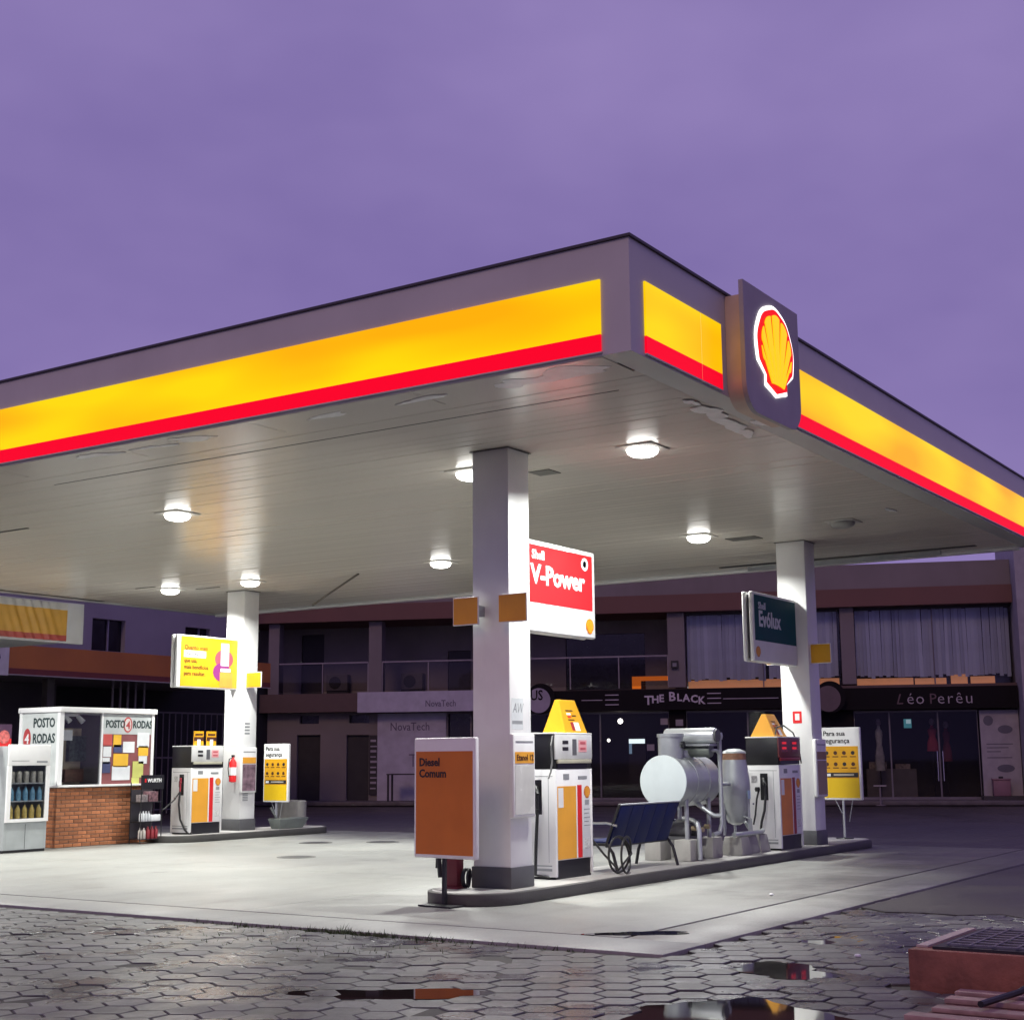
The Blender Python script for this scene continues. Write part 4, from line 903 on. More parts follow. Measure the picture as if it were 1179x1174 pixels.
# notices pinned on the board
rn = random.Random(12)
PAPERS = [mat('paper_white', (0.72, 0.74, 0.76), 0.5), mat('paper_yellow', (0.78, 0.45, 0.04), 0.5), mat('paper_red', (0.55, 0.09, 0.08), 0.5), mat('paper_lime', (0.55, 0.56, 0.16), 0.5), mat('paper_navy', (0.06, 0.07, 0.16), 0.5)]
for (x, z, w, h, m) in ((1.10, 1.92, 0.22, 0.22, 2), (1.34, 1.90, 0.20, 0.24, 1), (1.36, 1.78, 0.22, 0.16, 4), (1.60, 1.78, 0.30, 0.22, 0), (1.95, 1.90, 0.32, 0.30, 0), (2.00, 1.72, 0.26, 0.20, 1), (2.02, 1.56, 0.22, 0.16, 0),
                        (1.34, 1.52, 0.38, 0.26, 1), (1.10, 1.70, 0.20, 0.20, 0), (1.10, 1.38, 0.20, 0.22, 4), (1.10, 1.56, 0.18, 0.12, 0), (1.34, 1.24, 0.46, 0.28, 0), (1.86, 1.30, 0.28, 0.32, 3), (1.84, 1.06, 0.20, 0.24, 3)):
    bx(x, x+w, 0.010, 0.018, z, z+h).build('notice', PAPERS[m], ki, rot=(0, rn.gauss(0, 0.006), 0), smooth=False)
# inside the booth
bt = thing('shelf_unit', 'beige shelf unit with dark goods seen through the booth window', 'shelf', (kx+0.62, ky+0.55, 1.17))
bx(0, 0.45, 0.1, 0.5, 0, 1.1).build('shelf_back', mat('shelf_beige', (0.38, 0.32, 0.22), 0.6), bt)
bx(0.08, 0.50, 0.0, 0.1, 0.45, 0.95).build('dark_goods', mat('goods_dark', (0.05, 0.07, 0.06), 0.5, var=0.8, scale=14), bt)
bx(0.0, 0.46, 0.0, 0.1, 0.05, 0.3).build('lower_goods', mat('goods_brown', (0.14, 0.07, 0.05), 0.5, var=0.6, scale=12), bt)
la = thing('booth_lamp', 'pair of small white spot lamps inside the top of the booth window', 'lamp', (kx+0.30, ky+0.15, 2.40))
for x in (0.0, 0.32): B().cyl((x, 0.1, 0.10), (x+0.06, 0.0, -0.02), 0.04, 0.055, 12).build('spot_head', WHITE, la)
bx(-0.02, 0.36, 0.09, 0.12, 0.09, 0.14).build('lamp_rail', WHITE, la)
tag(bx(kx+0.14, kx+0.36, ky+0.06, ky+0.065, 2.02, 2.22).build('paper_notice', PAPERS[0]), 'pale paper notice inside the left of the booth window', 'paper')

# ------------------------------------------------------------------ drinks cooler beside the booth
fx, fy = 5.66, 16.0
fr = thing('drinks_cooler', 'white and grey drinks cooler with glass front left of the booth', 'cooler', (fx, fy, 0.0))
GRYC = mat('cooler_grey', (0.36, 0.39, 0.39), 0.4, dirt=0.15)
bx(0.0, 0.93, 0.60, 0.66, 0.05, 1.90).build('back_wall', GRYC, fr)
bx(0.0, 0.05, 0.03, 0.60, 0.05, 1.90).build('side_wall', GRYC, fr)
bx(0.88, 0.93, 0.03, 0.60, 0.05, 1.90).build('side_wall', GRYC, fr)
bx(0.052, 0.878, 0.03, 0.60, 0.05, 0.55).build('lower_cabinet', GRYC, fr)
bx(0.052, 0.878, 0.05, 0.60, 1.55, 1.90).build('top_cabinet', GRYC, fr)
bx(0.0, 0.93, -0.01, 0.028, 1.55, 1.93).build('header', WHITE, fr, bevel=0.012)
for (a) in ((0.0, 0.085, 0.54, 1.548), (0.845, 0.93, 0.54, 1.548), (0.0855, 0.8445, 0.54, 0.60)):
    bx(a[0], a[1], -0.01, 0.028, a[2], a[3]).build('door_frame', WHITE, fr)
bx(0.086, 0.844, 0.006, 0.010, 0.602, 1.547).build('door_glass', GLS, fr, smooth=False)
for z in (0.90, 1.22): bx(0.052, 0.878, 0.05, 0.58, z, z+0.02).build('shelf', mat('shelf_steel', (0.5, 0.52, 0.55), 0.4, metal=0.4), fr)
bx(0.46, 0.465, 0.026, 0.03, 0.06, 0.50).build('door_gap', DARK, fr, smooth=False)
bx(0.0, 0.93, 0.05, 0.66, 0.003, 0.05).build('base', DARK, fr)
bx(0.62, 0.86, -0.013, -0.01, 1.60, 1.635).build('label_print', INKG, fr, smooth=False)
bx(0.07, 0.45, -0.013, -0.01, 1.63, 1.64).build('label_print', INKG, fr, smooth=False)
bottle_p = [(0.045, 0.0), (0.05, 0.02), (0.05, 0.15), (0.035, 0.19), (0.018, 0.215), (0.018, 0.24)]
rows = ((1.242, 'pale canned drink on the top shelf of the drinks cooler', mat('can_pale', (0.50, 0.48, 0.43), 0.35, metal=0.3, var=0.3, scale=20), [(0.05, 0.0), (0.054, 0.01), (0.054, 0.19), (0.045, 0.205)], 'can', 'drink_can'),
        (0.922, 'blue-tinted water bottle on the middle shelf of the drinks cooler', mat('bottle_blue', (0.20, 0.42, 0.60), 0.2, var=0.3, scale=12), bottle_p, 'bottle', 'water_bottle'),
        (0.602, 'yellow juice bottle on the bottom shelf of the drinks cooler', mat('bottle_yellow', (0.70, 0.52, 0.16), 0.25, var=0.2, scale=12), bottle_p, 'bottle', 'juice_bottle'))
for (z, lab, m, prof, cat, nm) in rows:
    me = B().lathe(0, 0, prof, 14).mesh(nm, m)
    for k in range(5):
        o = link(nm, me, None, (fx+0.16+k*0.155, fy+0.085, z)); tag(o, lab, cat, lab.split(' on the ')[1])
rb = thing('red_poster_board', 'dark red drink poster board on top of the drinks cooler', 'poster', (fx-0.45, fy+0.30, 1.90))
bx(0, 0.72, 0, 0.03, 0.0, 0.40).build('board', mat('poster_navy', (0.07, 0.03, 0.07), 0.5), rb)
bx(0.0, 0.72, -0.003, 0.0, 0.0, 0.14).build('red_print', REDS, rb, smooth=False)
bx(0.0, 0.40, -0.005, -0.002, 0.12, 0.26).build('white_print', mat('poster_pink', (0.6, 0.2, 0.2), 0.5), rb, smooth=False)
B().prism_y(ell(0.56, 0.17, 0.12, 0.12), -0.006, -0.003).build('cup_print', mat('poster_cup', (0.65, 0.15, 0.14), 0.5, var=0.5, scale=15), rb, smooth=False)

# ------------------------------------------------------------------ product rack
rk = thing('product_rack', 'black wire product rack with goods between the booth and far pump', 'rack', (8.82, 15.98, 0.0))
for (x, y) in ((0, 0), (0.55, 0), (0, 0.3), (0.55, 0.3)): B().cyl((x, y, 0.003), (x, y, 1.20), 0.011, n=6).build('upright', DARK, rk)
for z in (0.08, 0.42, 0.80): bx(0, 0.55, 0, 0.3, z, z+0.014).build('shelf', DARK, rk)
bx(-0.02, 0.57, -0.02, 0.0, 1.06, 1.34).build('header_board', DARK, rk)
text('WURTH', 0.10, SW, rk, (0.13, -0.024, 1.20), bold=0.003)
bx(0.06, 0.10, -0.023, -0.02, 1.20, 1.27).build('header_mark', REDS, rk, smooth=False)
bx(0.0, 0.55, 0.28, 0.29, 0.1, 1.05).build('back_sheet', TRIM, rk)
goods = [('spray_can', 'small white spray can on the middle shelf of the black rack', 'spray can', PAPERS[0], 0.434, [0.05, 0.12, 0.19, 0.26], 0.03, 0.20),
         ('red_bottle', 'red bottle on the bottom shelf of the black rack', 'bottle', mat('goods_red', (0.30, 0.03, 0.04), 0.4), 0.094, [0.25, 0.36, 0.46], 0.045, 0.24),
         ('pale_bottle', 'pale bottle on the bottom shelf of the black rack', 'bottle', mat('goods_pale', (0.55, 0.5, 0.46), 0.4), 0.094, [0.05, 0.15], 0.038, 0.22)]
for (nm, lab, cat, m, z, xs, r, h) in goods:
    me = B().lathe(0, 0, [(r*0.9, 0), (r, 0.01), (r, h*0.7), (r*0.45, h*0.85), (r*0.4, h)], 12).mesh(nm, m)
    for x in xs: tag(link(nm, me, None, (8.82+x+0.02, 16.06, z)), lab, cat, lab.split(' on the ')[1] + ' ' + cat)
for k, (x, w, h, m) in enumerate(((0.06, 0.16, 0.14, mat('pack_grey', (0.35, 0.3, 0.3), 0.5, var=0.5, scale=20)), (0.25, 0.24, 0.2, mat('pack_mixed', (0.3, 0.16, 0.18), 0.5, var=0.7, scale=22)))):
    tag(bx(8.82+x, 8.82+x+w, 16.03, 16.2, 0.815, 0.815+h).build('goods_pack', m, bevel=0.006), ('left small' if k == 0 else 'right larger')+' goods pack on the top shelf of the black rack', 'pack')
tag(bx(9.12, 9.36, 15.99, 16.16, 0.434, 0.56).build('white_carton', PAPERS[0], bevel=0.006), 'white carton on the middle shelf of the black rack', 'carton')
tag(bx(9.36, 9.66, 16.9, 17.2, 1.45, 1.95).build('lilac_screen_box', mat('lilac', (0.16, 0.08, 0.24), 0.5), bevel=0.01), 'lilac box behind the black rack and far pump', 'box')
tag(bx(9.36, 9.66, 16.9, 17.2, 0.0, 1.449).build('dark_cabinet', mat('cabinet_dark', (0.03, 0.03, 0.035), 0.5), bevel=0.01), 'dark cabinet standing behind the black rack', 'cabinet')

# ------------------------------------------------------------------ second awning behind the canopy (left)
aw = thing('side_awning', 'white framed awning edge with wrinkled yellow banner behind the canopy, far left', 'awning', (0,0,0))
bx(-2.0, 11.08, 20.62, 20.75, 4.30, 5.24).build('front_frame', WHITE, aw, bevel=0.01)
bx(-2.0, 11.0, 20.76, 24.2, 4.36, 4.44).build('underside', mat('awning_underside', (0.55, 0.55, 0.54), 0.5), aw)
bx(10.9, 11.06, 20.76, 24.2, 4.40, 5.2).build('side_frame', WHITE, aw)
def banner(x0, x1, z0, z1, nm, m, seed=0.0):
    nx, nz = 150, 10; vs = []; fs = []
    for j in range(nz+1):
        for i in range(nx+1):
            u = i/nx; v = j/nz; x = x0+(x1-x0)*u; z = z0+(z1-z0)*v
            amp = math.exp(-((x-9.6)/0.55)**2)
            zz = (z-4.34)/0.9
            d = 0.030*amp*math.sin((x-9.6+0.35*(zz-0.5))*26+0.8*zz)+0.012*math.sin(x*5.2+zz*2.0)*0.5+0.02*amp*math.sin((x+zz*0.5)*13)
            vs.append((x, 20.555-d, z))
    for j in range(nz):
        for i in range(nx): a = j*(nx+1)+i; fs.append((a, a+1, a+nx+2, a+nx+1))
    B()._add(vs, fs).build(nm, m, aw)
banner(5.5, 10.55, 5.05, 5.21, 'banner_top', mat('banner_white', (0.58, 0.56, 0.54), 0.5))
banner(5.5, 10.55, 4.47, 5.05, 'banner_yellow', mat('banner_yellow_cloth', (0.62, 0.33, 0.05), 0.5, var=0.12))
banner(5.5, 10.55, 4.34, 4.47, 'banner_red', mat('banner_red_cloth', (0.42, 0.06, 0.05), 0.5))

# ------------------------------------------------------------------ station shop with orange fascia
sh = thing('station_shop', 'dark two-storey shop with an orange fascia behind the booth', 'building', (0,0,0))
LILW = mat('lilac_wall', (0.25, 0.235, 0.28), 0.7, var=0.1, scale=0.8, dirt=0.3)
SHD = mat('shop_wall_dark', (0.055, 0.05, 0.055), 0.7, dirt=0.4, scale=0.7)
bx(4.0, 24.2, 27.03, 32.0, 4.02, 4.74).build('canopy_slab', mat('slab_paint', (0.22, 0.2, 0.2), 0.6), sh)
bx(13.9, 24.25, 26.98, 27.03, 4.16, 4.80).build('orange_fascia', mat('fascia_orange', (0.40, 0.135, 0.030), 0.5, var=0.12, dirt=0.2, scale=0.8), sh)
bx(13.9, 24.25, 26.975, 27.03, 4.00, 4.158).build('red_fascia', mat('fascia_dark_red', (0.15, 0.028, 0.025), 0.5), sh)
bx(13.9, 24.26, 26.97, 27.0, 3.97, 3.998).build('fascia_rail', mat('rail_grey', (0.35, 0.32, 0.33), 0.5), sh)
bx(10.0, 13.88, 26.96, 27.03, 3.95, 4.78).build('name_board', mat('name_white', (0.55, 0.53, 0.58), 0.5), sh)
text('ROAD', 0.42, mat('ink_purple', (0.08, 0.05, 0.12), 0.5), sh, (12.42, 26.955, 4.28), bold=0.01)
bx(4.0, 18.3, 30.4, 30.7, 0.0, 4.02).build('rear_wall', SHD, sh)
bx(18.3, 29.0, 31.5, 31.8, 0.0, 4.81).build('deep_wall', mat('deep_dark', (0.012, 0.012, 0.014), 0.8), sh)
up = B(); wall_open(up, 4.0, 26.2, 4.82, 9.0, 31.0, 31.3, ((20.1, 21.5, 5.2, 6.25), (24.2, 25.4, 5.2, 6.25), (15.0, 16.4, 5.2, 6.25)))
up.build('upper_wall', LILW, sh, smooth=False)
for x in (20.1, 24.2, 15.0):
    w = bx(x-0.05, x+1.45, 31.1, 31.16, 5.15, 5.2).build('window', mat('frame_dark', (0.05, 0.05, 0.06), 0.5), sh)
    bx(x, x+1.4, 31.2, 31.22, 5.2, 6.25).build('pane', mat('pane_dark', (0.012, 0.012, 0.02), 0.15), w, smooth=False)
    bx(x+0.75, x+0.80, 31.12, 31.18, 5.2, 6.25).build('sash_bar', mat('sash_purple', (0.2, 0.19, 0.26), 0.5), w)
for k, x in enumerate((18.45, 18.75, 19.05, 19.35, 19.7)):
    B().cyl((x, 28.0, 0), (x, 28.0, 4.02), 0.035, n=8).build('post', mat('post_grey', (0.18, 0.16, 0.18), 0.5), sh)
bx(16.2, 16.45, 28.2, 28.45, 0, 4.02).build('pillar', mat('pillar_dark', (0.10, 0.09, 0.09), 0.6), sh)
fn = thing('bar_fence', 'dark upright bar fence under the orange fascia behind the far pump', 'fence', (20.0, 28.0, 0))
for k in range(14): B().cyl((k*0.26, 0, 0.0), (k*0.26, 0, 3.15), 0.022, n=6).build('bar', mat('bar_grey', (0.10, 0.085, 0.10), 0.5), fn)
for z in (1.7, 3.1): bx(-0.05, 3.45, -0.015, 0.015, z, z+0.05).build('rail', MATS['bar_grey'], fn)

# ------------------------------------------------------------------ two-storey commercial building across the back
BO, BR = (32.25, 22.62, 0.0), -1.19799
bd = thing('commercial_building', 'long two-storey building with balcony, curtained upper windows and shopfronts', 'building', BO, BR)
WALL = mat('building_wall', (0.180, 0.160, 0.166), 0.75, var=0.12, scale=0.7, dirt=0.3)
WALLD = mat('building_inner', (0.20, 0.18, 0.185), 0.75, var=0.15, scale=0.7, dirt=0.3)
PIER = mat('building_pier', (0.17, 0.15, 0.165), 0.7, var=0.1, scale=1, dirt=0.25)
BAND = mat('building_red_band', (0.14, 0.066, 0.058), 0.7, var=0.1, scale=0.6, dirt=0.2)
BROWN = mat('building_brown', (0.095, 0.060, 0.060), 0.7, var=0.12)
PAVW = mat('walkway', (0.10, 0.092, 0.095), 0.6, var=0.3, bump=0.3, dirt=0.4)
bx(-12.5, 17.4, -1.6, 0.5, 0.0, 0.14).build('walkway', PAVW, bd, bevel=0.02)
bx(-11.5, 17.42, -0.12, 3.4, 7.32, 8.18).build('parapet', WALL, bd)
bx(-11.5, 17.42, -0.32, 3.4, 6.70, 7.31).build('red_band', BAND, bd)
bx(-11.5, 17.42, 3.4, 3.6, 0.0, 8.2).build('rear_wall', WALLD, bd)
bx(17.43, 19.5, -1.3, 3.6, 0.0, 10.5).build('end_pier', mat('end_pier_paint', (0.30, 0.29, 0.33), 0.7), bd)
bx(-11.6, -11.4, -0.1, 3.6, 0.0, 8.2).build('end_wall', WALL, bd)
bx(-11.4, 0.6, -0.22, 2.6, 3.36, 4.04).build('balcony_slab', BROWN, bd)
bx(0.62, 17.42, -0.05, 2.6, 3.25, 4.0).build('floor_slab', BROWN, bd)
bw = B(); wall_open(bw, -11.4, 5.7, 4.05, 6.69, 2.3, 2.5, ((-8.93, -8.0, 4.05, 6.47), (-3.0, -2.09, 4.05, 5.70), (1.6, 4.6, 4.05, 6.2)))
bw.build('balcony_wall', WALLD, bd, smooth=False)
DKD = mat('door_dark', (0.022, 0.020, 0.024), 0.5, var=0.2)
for (a, b_, c) in ((-8.93, -8.0, 6.47), (-3.0, -2.09, 5.70)): bx(a+0.02, b_-0.02, 2.36, 2.42, 4.05, c-0.02).build('door', DKD, bd)
bx(1.62, 4.58, 2.4, 2.44, 4.06, 6.19).build('window', mat('window_dark', (0.014, 0.013, 0.016), 0.12), bd)
for x in (-9.37, -5.42, 5.69, 11.70): bx(x, x+(0.42 if x < -9 else 0.5 if x < 0 else 0.6 if x < 6 else 0.47), -0.05, 0.42, 4.05, 6.69).build('pier', PIER, bd)
# ground floor left
gw = B(); wall_open(gw, -11.4, -1.55, 0.14, 3.35, 0.2, 0.42, ((-8.27, -7.35, 0.14, 2.54), (-6.33, -5.46, 0.14, 2.52), (-8.18, -7.42, 2.95, 3.25), (-6.24, -5.46, 2.95, 3.25), (-2.45, -1.6, 0.14, 3.25)))
gw.build('ground_wall', WALL, bd, smooth=False)
for (a, b_, c) in ((-8.27, -7.35, 2.54), (-6.33, -5.46, 2.52)): bx(a+0.02, b_-0.02, 0.32, 0.36, 0.14, c-0.02).build('door', DKD, bd)
for (a, b_) in ((-8.18, -7.42), (-6.24, -5.46)): bx(a, b_, 0.34, 0.36, 2.95, 3.25).build('transom', MATS['window_dark'], bd, smooth=False)
bx(-2.45, -1.6, 0.36, 0.40, 0.14, 3.25).build('shop_door', MATS['window_dark'], bd, smooth=False)
bx(-5.11, -2.50, 0.12, 0.19, 0.14, 3.28).build('white_panel', mat('nova_panel', (0.38, 0.37, 0.46), 0.6), bd)
NINK = mat('nova_ink', (0.10, 0.085, 0.15), 0.5)
text('NovaTech', 0.42, NINK, bd, (-4.63, 0.117, 2.66), bold=0.002, sx=0.86)
bx(-3.9, -3.55, 0.113, 0.12, 1.76, 1.80).build('panel_mark', NINK, bd, smooth=False); bx(-3.76, -3.72, 0.113, 0.12, 1.35, 1.76).build('panel_mark', NINK, bd, smooth=False)
bx(-5.43, -5.13, 0.14, 0.19, 0.35, 2.5).build('price_strip', DKD, bd, smooth=False)
for k in range(10): bx(-5.38, -5.17+0.02*(k % 3), 0.132, 0.14, 0.55+k*0.19, 0.60+k*0.19+0.03*(k % 2)).build('strip_letter', mat('strip_ink', (0.3, 0.27, 0.33), 0.5), bd, smooth=False)
ns = tag(bx(-5.74, 0.58, -0.36, -0.23, 3.32, 4.06).build('shop_sign', mat('nova_sign', (0.40, 0.39, 0.49), 0.6), None, BO, (0, 0, BR)), 'long pale lilac shop sign above the white panel on the back building', 'shop sign')
text('NovaTech', 0.33, NINK, ns, (-3.16, -0.365, 3.50), bold=0.002, sx=0.84)
# glass balustrade
RAIL = mat('rail_steel', (0.26, 0.23, 0.26), 0.35, metal=0.4)
GLD = glass_mat('balustrade_glass', (0.80, 0.79, 0.82))
for (a, b_, ps) in ((-9.0, -5.45, 2), (-4.9, 5.68, 6)):
    bx(a, b_, -0.03, 0.02, 5.15, 5.20).build('handrail', RAIL, bd)
    for k in range(ps+1):
        x = a+(b_-a)*k/ps; bx(x-0.018, x+0.018, -0.02, 0.012, 4.05, 5.15).build('rail_post', RAIL, bd)
        if k < ps: bx(x+0.04, a+(b_-a)*(k+1)/ps-0.04, -0.008, 0.0, 4.12, 5.12).build('glass_panel', GLD, bd, smooth=False)
for (x, lab) in ((-4.75, 'air conditioner box on the balcony, left of the dark balcony door'), (-7.75, 'air conditioner box on the far left balcony')):
    t = thing('air_conditioner', lab, 'air conditioner', BO, BR)
    bx(x, x+0.85, 1.9, 2.29, 4.25, 4.86).build('casing', mat('ac_case', (0.10, 0.095, 0.10), 0.6), t)
    B().cyl((x+0.35, 1.88, 4.55), (x+0.35, 1.9, 4.55), 0.24, n=20).build('fan_grille', DARK, t)
    bx(x, x+0.85, 1.95, 2.28, 4.05, 4.249).build('stand', DARK, t)
# blinds
SLT = mat('blind_fabric', (0.42, 0.46, 0.64), 0.7, var=0.08, scale=1.5, island=0.12)
slat = bx(-0.068, 0.068, -0.003, 0.003, 0, 2.34).mesh('blind_slat', SLT, smooth=False)
WARM = emat('warm_glow', (1.0, 0.40, 0.20), 0.27)  # warm glow under the blinds put into emissive strips
for (a, b_) in ((6.32, 11.68), (12.19, 17.40)):
    n = int((b_-a)/0.125)
    for k in range(n):
        if abs(k*0.125+a-9.05) < 0.06: continue
        link('blind_slat', slat, bd, (a+0.07+k*0.125, 0.40+random.gauss(0, 0.004), 4.30+random.gauss(0, 0.035)), (0, random.gauss(0, 0.006), R(18)+random.gauss(0, 0.16)))
    bx(a, b_, 0.25, 0.26, 4.02, 6.68).build('window_pane', GLS, bd, smooth=False)
    bx(a, b_, 0.9, 0.95, 4.02, 6.68).build('inner_wall', MATS['window_dark'], bd, smooth=False)
    bx(a, b_, 0.20, 0.30, 6.60, 6.69).build('window_head', DKD, bd)
    bx((a+b_)/2-0.02, (a+b_)/2+0.02, 0.2, 0.28, 4.02, 6.6).build('window_mullion', mat('mullion_grey', (0.12, 0.11, 0.14), 0.5), bd)
for (a, b_, z) in ((6.33, 9.6, 4.31), (9.65, 11.6, 4.30), (12.2, 14.1, 4.26), (14.15, 15.2, 4.24), (15.35, 15.9, 4.40), (16.0, 16.8, 4.27)):
    bx(a, b_, 0.60, 0.62, 4.03, z).build('glow_strip', WARM, bd, smooth=False)
lw = emat('lit_orange_frame', (1.0, 0.22, 0.02), 0.42)
for (a, b_, c, e) in ((4.28, 4.60, 4.06, 4.50), (4.602, 5.66, 4.34, 4.50)): bx(a, b_, 0.8, 0.85, c, e).build('glow_frame', lw, bd, smooth=False)  # orange glow in the balcony bay put into emissive frame pieces
# shop sign bands
BLK = mat('sign_black', (0.008, 0.007, 0.009), 0.7, var=0.2, spec=0.12)
GTX = mat('sign_grey_text', (0.50, 0.46, 0.55), 0.5)
s1 = tag(bx(0.62, 11.55, -0.30, -0.06, 3.26, 3.98).build('shop_sign', BLK, None, BO, (0, 0, BR)), 'long black shop sign with arched white lettering behind the tank', 'shop sign')
word = 'THE BLACK'; xs = [4.85, 5.10, 5.36, 5.60, 5.70, 5.99, 6.20, 6.47, 6.73]
for k, ch in enumerate(word):
    if ch == ' ': continue
    big = 0.44 if k in (0, 4) else 0.36
    text(ch, big, GTX, s1, (xs[k], -0.305, 3.45+0.12*(1-((k-4)/4.0)**2)), bold=0.010)
for (a, b_, z) in ((2.6, 4.1, 3.62), (7.6, 9.5, 3.60)):
    bx(a if a < 3 else a, b_-0.75 if a < 3 else b_, -0.305, -0.30, z, z+0.02).build('sign_line', GTX, s1, smooth=False)
for x in (3.45, 7.05):
    for z in (3.45, 3.62, 3.79): bx(x, x+0.48, -0.305, -0.30, z, z+0.028).build('sign_line', GTX, s1, smooth=False)
s2 = tag(bx(11.56, 17.40, -0.29, -0.06, 3.16, 3.90).build('shop_sign', BLK, None, BO, (0, 0, BR)), 'black shop sign with thin grey lettering above the clothes shop', 'shop sign')
GT2 = mat('sign_grey_text2', (0.40, 0.37, 0.43), 0.5); DT2 = mat('sign_dim_text', (0.10, 0.06, 0.075), 0.5)
text('L', 0.50, DT2, s2, (13.42, -0.295, 3.33), shear=0.3)
text('éo', 0.55, GT2, s2, (13.78, -0.295, 3.33), lsp=1.12, bold=-0.006)
text('P', 0.50, DT2, s2, (14.52, -0.295, 3.33))
text('erêu', 0.55, GT2, s2, (14.78, -0.295, 3.33), lsp=1.2, bold=-0.006)
def disc_sign(x, z, label, m):
    t = thing('round_sign', label, 'round sign', BO, BR)
    B().prism_y(ell(x, z, 0.52, 0.54, 40), -0.62, -0.54).build('disc', BLK, t)
    B().prism_y(ell(x-0.07, z-0.06, 0.42, 0.44, 40), -0.63, -0.62).build('disc_face', m, t)
    bx(x-0.03, x+0.03, -0.54, -0.29, z-0.1, z+0.1).build('arm', BLK, t)
    return t
d1 = disc_sign(1.18, 3.70, 'round black and lilac hanging sign behind the near pump', mat('disc_lilac', (0.30, 0.27, 0.36), 0.5))
text('US', 0.5, BLK, d1, (0.80, -0.635, 3.66), bold=0.008, sx=0.8)
d2 = disc_sign(11.25, 3.60, 'round dark hanging sign just right of the right column', mat('disc_dark', (0.10, 0.07, 0.085), 0.5))
# shopfronts
GLX = glass_mat('shop_glass', (0.80, 0.80, 0.82))
ALD = mat('shop_frame', (0.16, 0.15, 0.17), 0.4, metal=0.3)
bx(0.0, 0.62, 0.0, 0.5, 0.14, 3.98).build('shop_pier', BLK, bd)
bx(5.66, 6.24, 0.0, 0.5, 0.14, 3.24).build('shop_pier', BLK, bd)
bx(10.9, 12.0, 0.0, 0.5, 0.14, 3.15).build('shop_pier', BLK, bd)
for (a, b_, zt, ms) in ((0.63, 5.65, 3.22, (2.0, 3.18)), (6.26, 10.88, 3.22, (8.4,)), (12.02, 16.1, 3.13, (13.2, 14.8))):
    bx(a, b_, 0.16, 0.22, zt-0.06, zt).build('shopfront_head', ALD, bd)
    bx(a, b_, 0.16, 0.22, 0.14, 0.22).build('shopfront_sill', ALD, bd)
    e = [a]+list(ms)+[b_]
    for x in e: bx(max(a, x-0.025), min(b_, x+0.025), 0.165, 0.215, 0.22, zt-0.06).build('mullion', ALD, bd)
    for i in range(len(e)-1): bx(e[i]+0.03, e[i+1]-0.03, 0.185, 0.195, 0.22, zt-0.06).build('shop_pane', GLX, bd, smooth=False)
bx(0.6, 17.4, 0.45, 3.38, 0.10, 0.15).build('shop_floor', mat('shop_floor', (0.10, 0.095, 0.10), 0.3), bd)
bx(5.9, 6.0, 0.5, 3.4, 0.15, 3.24).build('party_wall', DKD, bd); bx(11.4, 11.5, 0.5, 3.4, 0.15, 3.15).build('party_wall', DKD, bd)
bx(0.62, 17.4, 3.30, 3.39, 0.15, 3.24).build('shop_back', DKD, bd)
for x in (14.72, 14.90): bx(x-0.012, x+0.012, 0.12, 0.15, 0.75, 1.75).build('door_handle', CHR, bd)
bx(16.15, 17.40, 0.0, 0.14, 0.15, 3.10).build('poster_panel', mat('poster_pale', (0.30, 0.29, 0.335), 0.5, dirt=0.1), bd)
PDK = mat('poster_ink', (0.10, 0.10, 0.14), 0.5)
for (a) in ((16.42, 0.16, 2.75, 0.17), (16.95, 0.24, 2.45, 0.14), (16.90, 0.28, 1.16, 0.13)): B().prism_y(ell(a[0], a[2], a[1], a[3], 18), -0.008, 0.0).build('poster_print', PDK, bd, smooth=False)
for (z, w) in ((1.95, 0.85), (1.83, 0.7), (1.70, 0.45), (1.50, 0.8)): bx(16.32, 16.32+w, -0.006, 0.0, z, z+0.03).build('poster_line', PDK, bd, smooth=False)
bx(16.05, 17.42, -0.75, -0.02, 0.141, 0.26).build('shop_step', mat('step_dark', (0.03, 0.028, 0.032), 0.6), bd)
# lit lamps and things inside the shops
for (x, y, z, r, lab) in ((3.77, 1.2, 2.92, 0.10, 'small round glowing lamp high in the black shop window'), (3.30, 1.4, 2.24, 0.06, 'tiny glowing lamp low left in the black shop window')):
    o = B().lathe(0, 0, [(0.01, -r), (r*0.8, -r*0.6), (r, 0), (r*0.8, r*0.6), (0.01, r)], 14).build('globe_lamp', emat('globe', (1.0, 0.95, 0.85), 5.0)); q = Vector((x, y, z)); q.rotate(Matrix.Rotation(BR, 3, 'Z')); o.location = Vector(BO)+q; tag(o, lab, 'lamp')
def atb(o): o.location = BO; o.rotation_euler = (0, 0, BR); return o
def tb(name, label, cat): return thing(name, label, cat, BO, BR)
t = tb('display_fridge', 'glowing white lit display box deep in the black shop window', 'display box')
bx(4.0, 4.62, 1.6, 2.1, 0.15, 2.35).build('box', DKD, t); bx(4.02, 4.6, 1.57, 1.6, 2.12, 2.28).build('lit_strip', emat('fridge_glow', (0.85, 1.0, 1.0), 1.6), t); bx(4.02, 4.12, 1.57, 1.6, 1.75, 2.12).build('lit_side', emat('fridge_glow2', (0.3, 0.45, 0.6), 0.5), t)
for k, (x, z) in enumerate(((4.85, 1.85), (5.35, 2.75), (5.9, 2.7))):
    atb(tag(bx(x, x+0.26, 0.10 if k < 2 else -0.03, 0.12 if k < 2 else -0.01, z, z+0.22).build('notice_sheet', mat('notice_grey', (0.28, 0.26, 0.30), 0.5)), ('lower', 'upper', 'rightmost')[k]+' pale notice stuck on the black shopfront', 'notice'))
